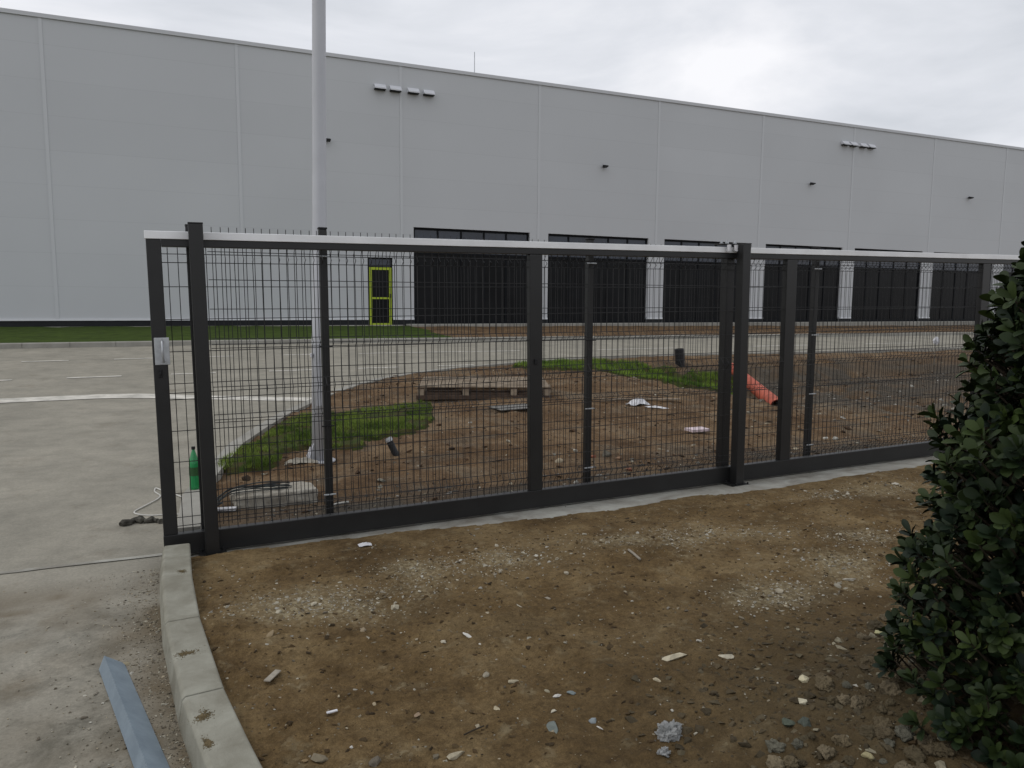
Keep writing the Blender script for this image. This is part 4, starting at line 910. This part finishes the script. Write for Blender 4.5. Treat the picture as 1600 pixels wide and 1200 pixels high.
# door
z0 = by(.60); zg_ = by(2.93)
d = empty('door', None, None); d.parent = bld; d['label'] = 'glazed door in a yellow green frame'
part('transom', M['glass_sky_tint'], d, (dx0+.06, dx1-.06, .08, .12, zg_+.04, by(DT)-.05), bevel=0)
part('outer_frame', M['frame'], d, (dx0, dx1, .05, .15, by(DT)-.05, by(DT)-.002), (dx0, dx0+.055, .05, .15, z0, by(DT)-.05), (dx1-.055, dx1, .05, .15, z0, by(DT)-.05), bevel=0)
zmid = z0+1.12
part('door_frame', M['green'], d, (dx0+.057, dx0+.15, -.02, .08, z0, zg_), (dx1-.15, dx1-.057, -.02, .08, z0, zg_), (dx0+.15, dx1-.15, -.02, .08, zg_-.10, zg_), (dx0+.15, dx1-.15, -.01, .07, zmid-.035, zmid+.035), (dx0+.15, dx1-.15, -.01, .07, z0, z0+.13), bevel=0)
part('door_pane', M['glass'], d, (dx0+.15, dx1-.15, .02, .04, z0+.13, zg_-.10), bevel=0)
hb = MB(); hb.box(dx1-.13, dx1-.09, -.06, -.021, zmid+.02, zmid+.18); hb.build('door_handle', M['lamp_black'], d)
# wall vents (louvred hoods) and floodlights, mast
def vent(x, z, label):
    t = empty('wall_vent', label, 'vent', (x, YB, z), 'vent hoods high on the warehouse wall')
    b = MB(); w2 = .22
    V = [(-w2, 0, .18), (w2, 0, .18), (w2, -.06, .18), (-w2, -.06, .18), (-w2, -.24, .0), (w2, -.24, .0), (w2, 0, .0), (-w2, 0, .0)]
    b.add(V, [(0, 1, 2, 3), (3, 2, 5, 4), (0, 3, 4, 7), (1, 6, 5, 2)]); b.build('hood', M['vent'], t)
    part('grille', M['lamp_black'], t, (-w2+.01, w2-.01, -.20, -.002, -.045, -.002), bevel=0)
    part('lip', M['vent'], t, (-w2, w2, -.255, -.241, -.03, .015), bevel=0)
vl = ['leftmost vent hood of the left row of four on the wall', 'second vent hood of the left row, just left of a wall seam', 'third vent hood of the left row, just right of a wall seam', 'rightmost vent hood of the left row of four']
vr = ['leftmost vent hood of the right row of four on the wall', 'second vent hood of the right row, left of the seam', 'third vent hood of the right row, right of the seam', 'rightmost vent hood of the right row of four']
def onwall(px, py): dd_ = ray(px, py); q_ = CAM+dd_*(YB/dd_[1]); return q_
for px, lb in zip((593, 617, 645, 669), vl):
    q = onwall(px, 138 + (px-593)*.1); vent(q[0], 9.72, lb)
for px, lb in zip((1319, 1332, 1347, 1360), vr):
    q = onwall(px, 225); vent(q[0], 9.75, lb)
for px, py, lb in ((511, 219, 'black wall floodlight half behind the lamp post'), (943, 260, 'black wall floodlight above the second glazed bay'), (1266, 287, 'black wall floodlight above the fourth glazed bay'), (1513, 309, 'black wall floodlight near the right edge of the view')):
    q = onwall(px, py); t = empty('wall_light', lb, 'wall light', (q[0], YB, q[2]), 'floodlights on the warehouse wall')
    part('bracket', M['lamp_black'], t, (-.03, .03, -.15, -.001, -.03, .03), bevel=0)
    b = MB(); b.add([(-.13, -.36, -.05), (.13, -.36, -.05), (.13, -.12, -.10), (-.13, -.12, -.10), (-.13, -.36, .01), (.13, -.36, .01), (.13, -.12, .07), (-.13, -.12, .07)], [(0, 3, 2, 1), (4, 5, 6, 7), (0, 1, 5, 4), (1, 2, 6, 5), (2, 3, 7, 6), (3, 0, 4, 7)])
    b.v = [v*.75 for v in b.v]; b.build('lamp_housing', M['lamp_black'], t)
q = onwall(743, 115); t = empty('lightning_rod', 'thin lightning rod standing on the warehouse roof edge', 'lightning rod', (q[0], YB+.12, ZT+.13))
b = MB(); b.tube([(0, 0, 0), (0, 0, .85)], .016, 6); b.build('rod', M['zinc'], t)
part('foot', M['zinc'], t, (-.06, .06, -.06, .06, .0, .03), bevel=0)
# ------------------------------------------------------------------ shrub
def shrub():
    dep = 2.35; base = CAM+ray(1705, 700)/1.0*dep; bxy = base[:2]; zb = float(Hf(bxy[0], bxy[1], False))
    t = empty('shrub', 'dense evergreen shrub with broad glossy leaves at the right edge, closest to the viewer', 'shrub', (float(bxy[0]), float(bxy[1]), zb))
    # radius by height, measured from the silhouette
    zz = [-.1, .175, .32, .46, .58, .88, 1.02, 1.14, 1.23, 1.34, 1.47, 1.69, 1.80, 1.95]; rr = [.53, .56, .53, .53, .51, .50, .45, .46, .47, .37, .36, .28, .23, .10]
    br = MB()
    C = []; K = 2350
    tries = 0
    while len(C) < K:
        z = rng.uniform(0, 2.0); a = rng.uniform(0, 2*math.pi); R0 = np.interp(z+zb, zz, rr); rad = R0*math.sqrt(rng.uniform(.30, 1))
        rad *= 1+.13*float(fbm(math.cos(a)*1.5, math.sin(a)*1.5, 1.5, 2, z*2.5))
        C.append((rad*math.cos(a), rad*math.sin(a), z, rad/max(R0, .01)))
    for i in range(6):
        a = i*1.05+.3; br.tube([(.03*math.cos(a), .03*math.sin(a), -.05), (.10*math.cos(a), .10*math.sin(a), .5), (.14*math.cos(a+.3), .14*math.sin(a+.3), 1.1), (.10*math.cos(a+.5), .10*math.sin(a+.5), 1.7)], [.016, .013, .009, .004], 6)
    lf = MB(); LV = []; LF = []; LC = []; nv = 0
    for (cx, cy, cz, rf) in C:
        o_ = np.array([cx, cy, cz]); r0 = math.hypot(cx, cy)+1e-6
        st0 = np.array([cx*.72, cy*.72, cz-.06-.08*r0])
        br.tube([st0, o_*.6+st0*.4+rng.normal(0, .012, 3), o_], [.006, .004, .0025], 4, False)
        ax = np.array([cx/r0*.75*min(1, r0*3), cy/r0*.75*min(1, r0*3), .75])+rng.normal(0, .25, 3); ax /= np.linalg.norm(ax)
        u = np.cross(ax, [0, 0, 1.]); u /= np.linalg.norm(u)+1e-9; v = np.cross(ax, u)
        nl = rng.integers(7, 12); tone = np.clip(rng.normal(.35, .3), 0, 1)
        for k in range(nl):
            an = 2.4*k+rng.normal(0, .2); sp = .35+1.05*(k/nl)+rng.normal(0, .15)      # outer leaves spread wider
            dr = math.cos(sp)*ax+math.sin(sp)*(math.cos(an)*u+math.sin(an)*v); dr /= np.linalg.norm(dr)
            sd_ = np.cross(dr, ax); sd_ /= np.linalg.norm(sd_)+1e-9; nn = np.cross(sd_, dr)
            if nn@ax < 0: nn = -nn
            Ln = rng.uniform(.034, .064); Wd = Ln*rng.uniform(.20, .30); st_o = o_-ax*(.035*k/nl)
            rows = [(0, .08), (.25, .55), (.5, .9), (.75, 1.0), (.92, .6), (1.0, .05)]; V = []
            cv = rng.uniform(.05, .3); 
            for (s_, w_) in rows:
                c_ = st_o+dr*(Ln*s_)-nn*(cv*Ln*s_*s_)
                V += [c_-sd_*Wd*w_+nn*Wd*w_*.28, c_, c_+sd_*Wd*w_+nn*Wd*w_*.28]
            LV += V
            for i in range(5):
                a_ = nv+i*3; LF += [(a_, a_+3, a_+4, a_+1), (a_+1, a_+4, a_+5, a_+2)]
            nv += 18
            g = np.clip(tone+rng.normal(0, .15), 0, 1)
            c0 = np.array([.007, .015, .007]); c1 = np.array([.034, .053, .012]); c_ = c0*(1-g)+c1*g
            if rng.random() < .004: c_ = np.array([.11, .13, .03])
            LC += [c_]*18
    lf.v = [np.array(LV)]; lf.f = LF; lf.c = [np.array(LC)]; lf.n = nv
    lf.build('foliage', M['leaf'], t, smooth=True, color=True); br.build('stems', M['bark'], t, smooth=True)
shrub()
bpy.context.view_layer.update()
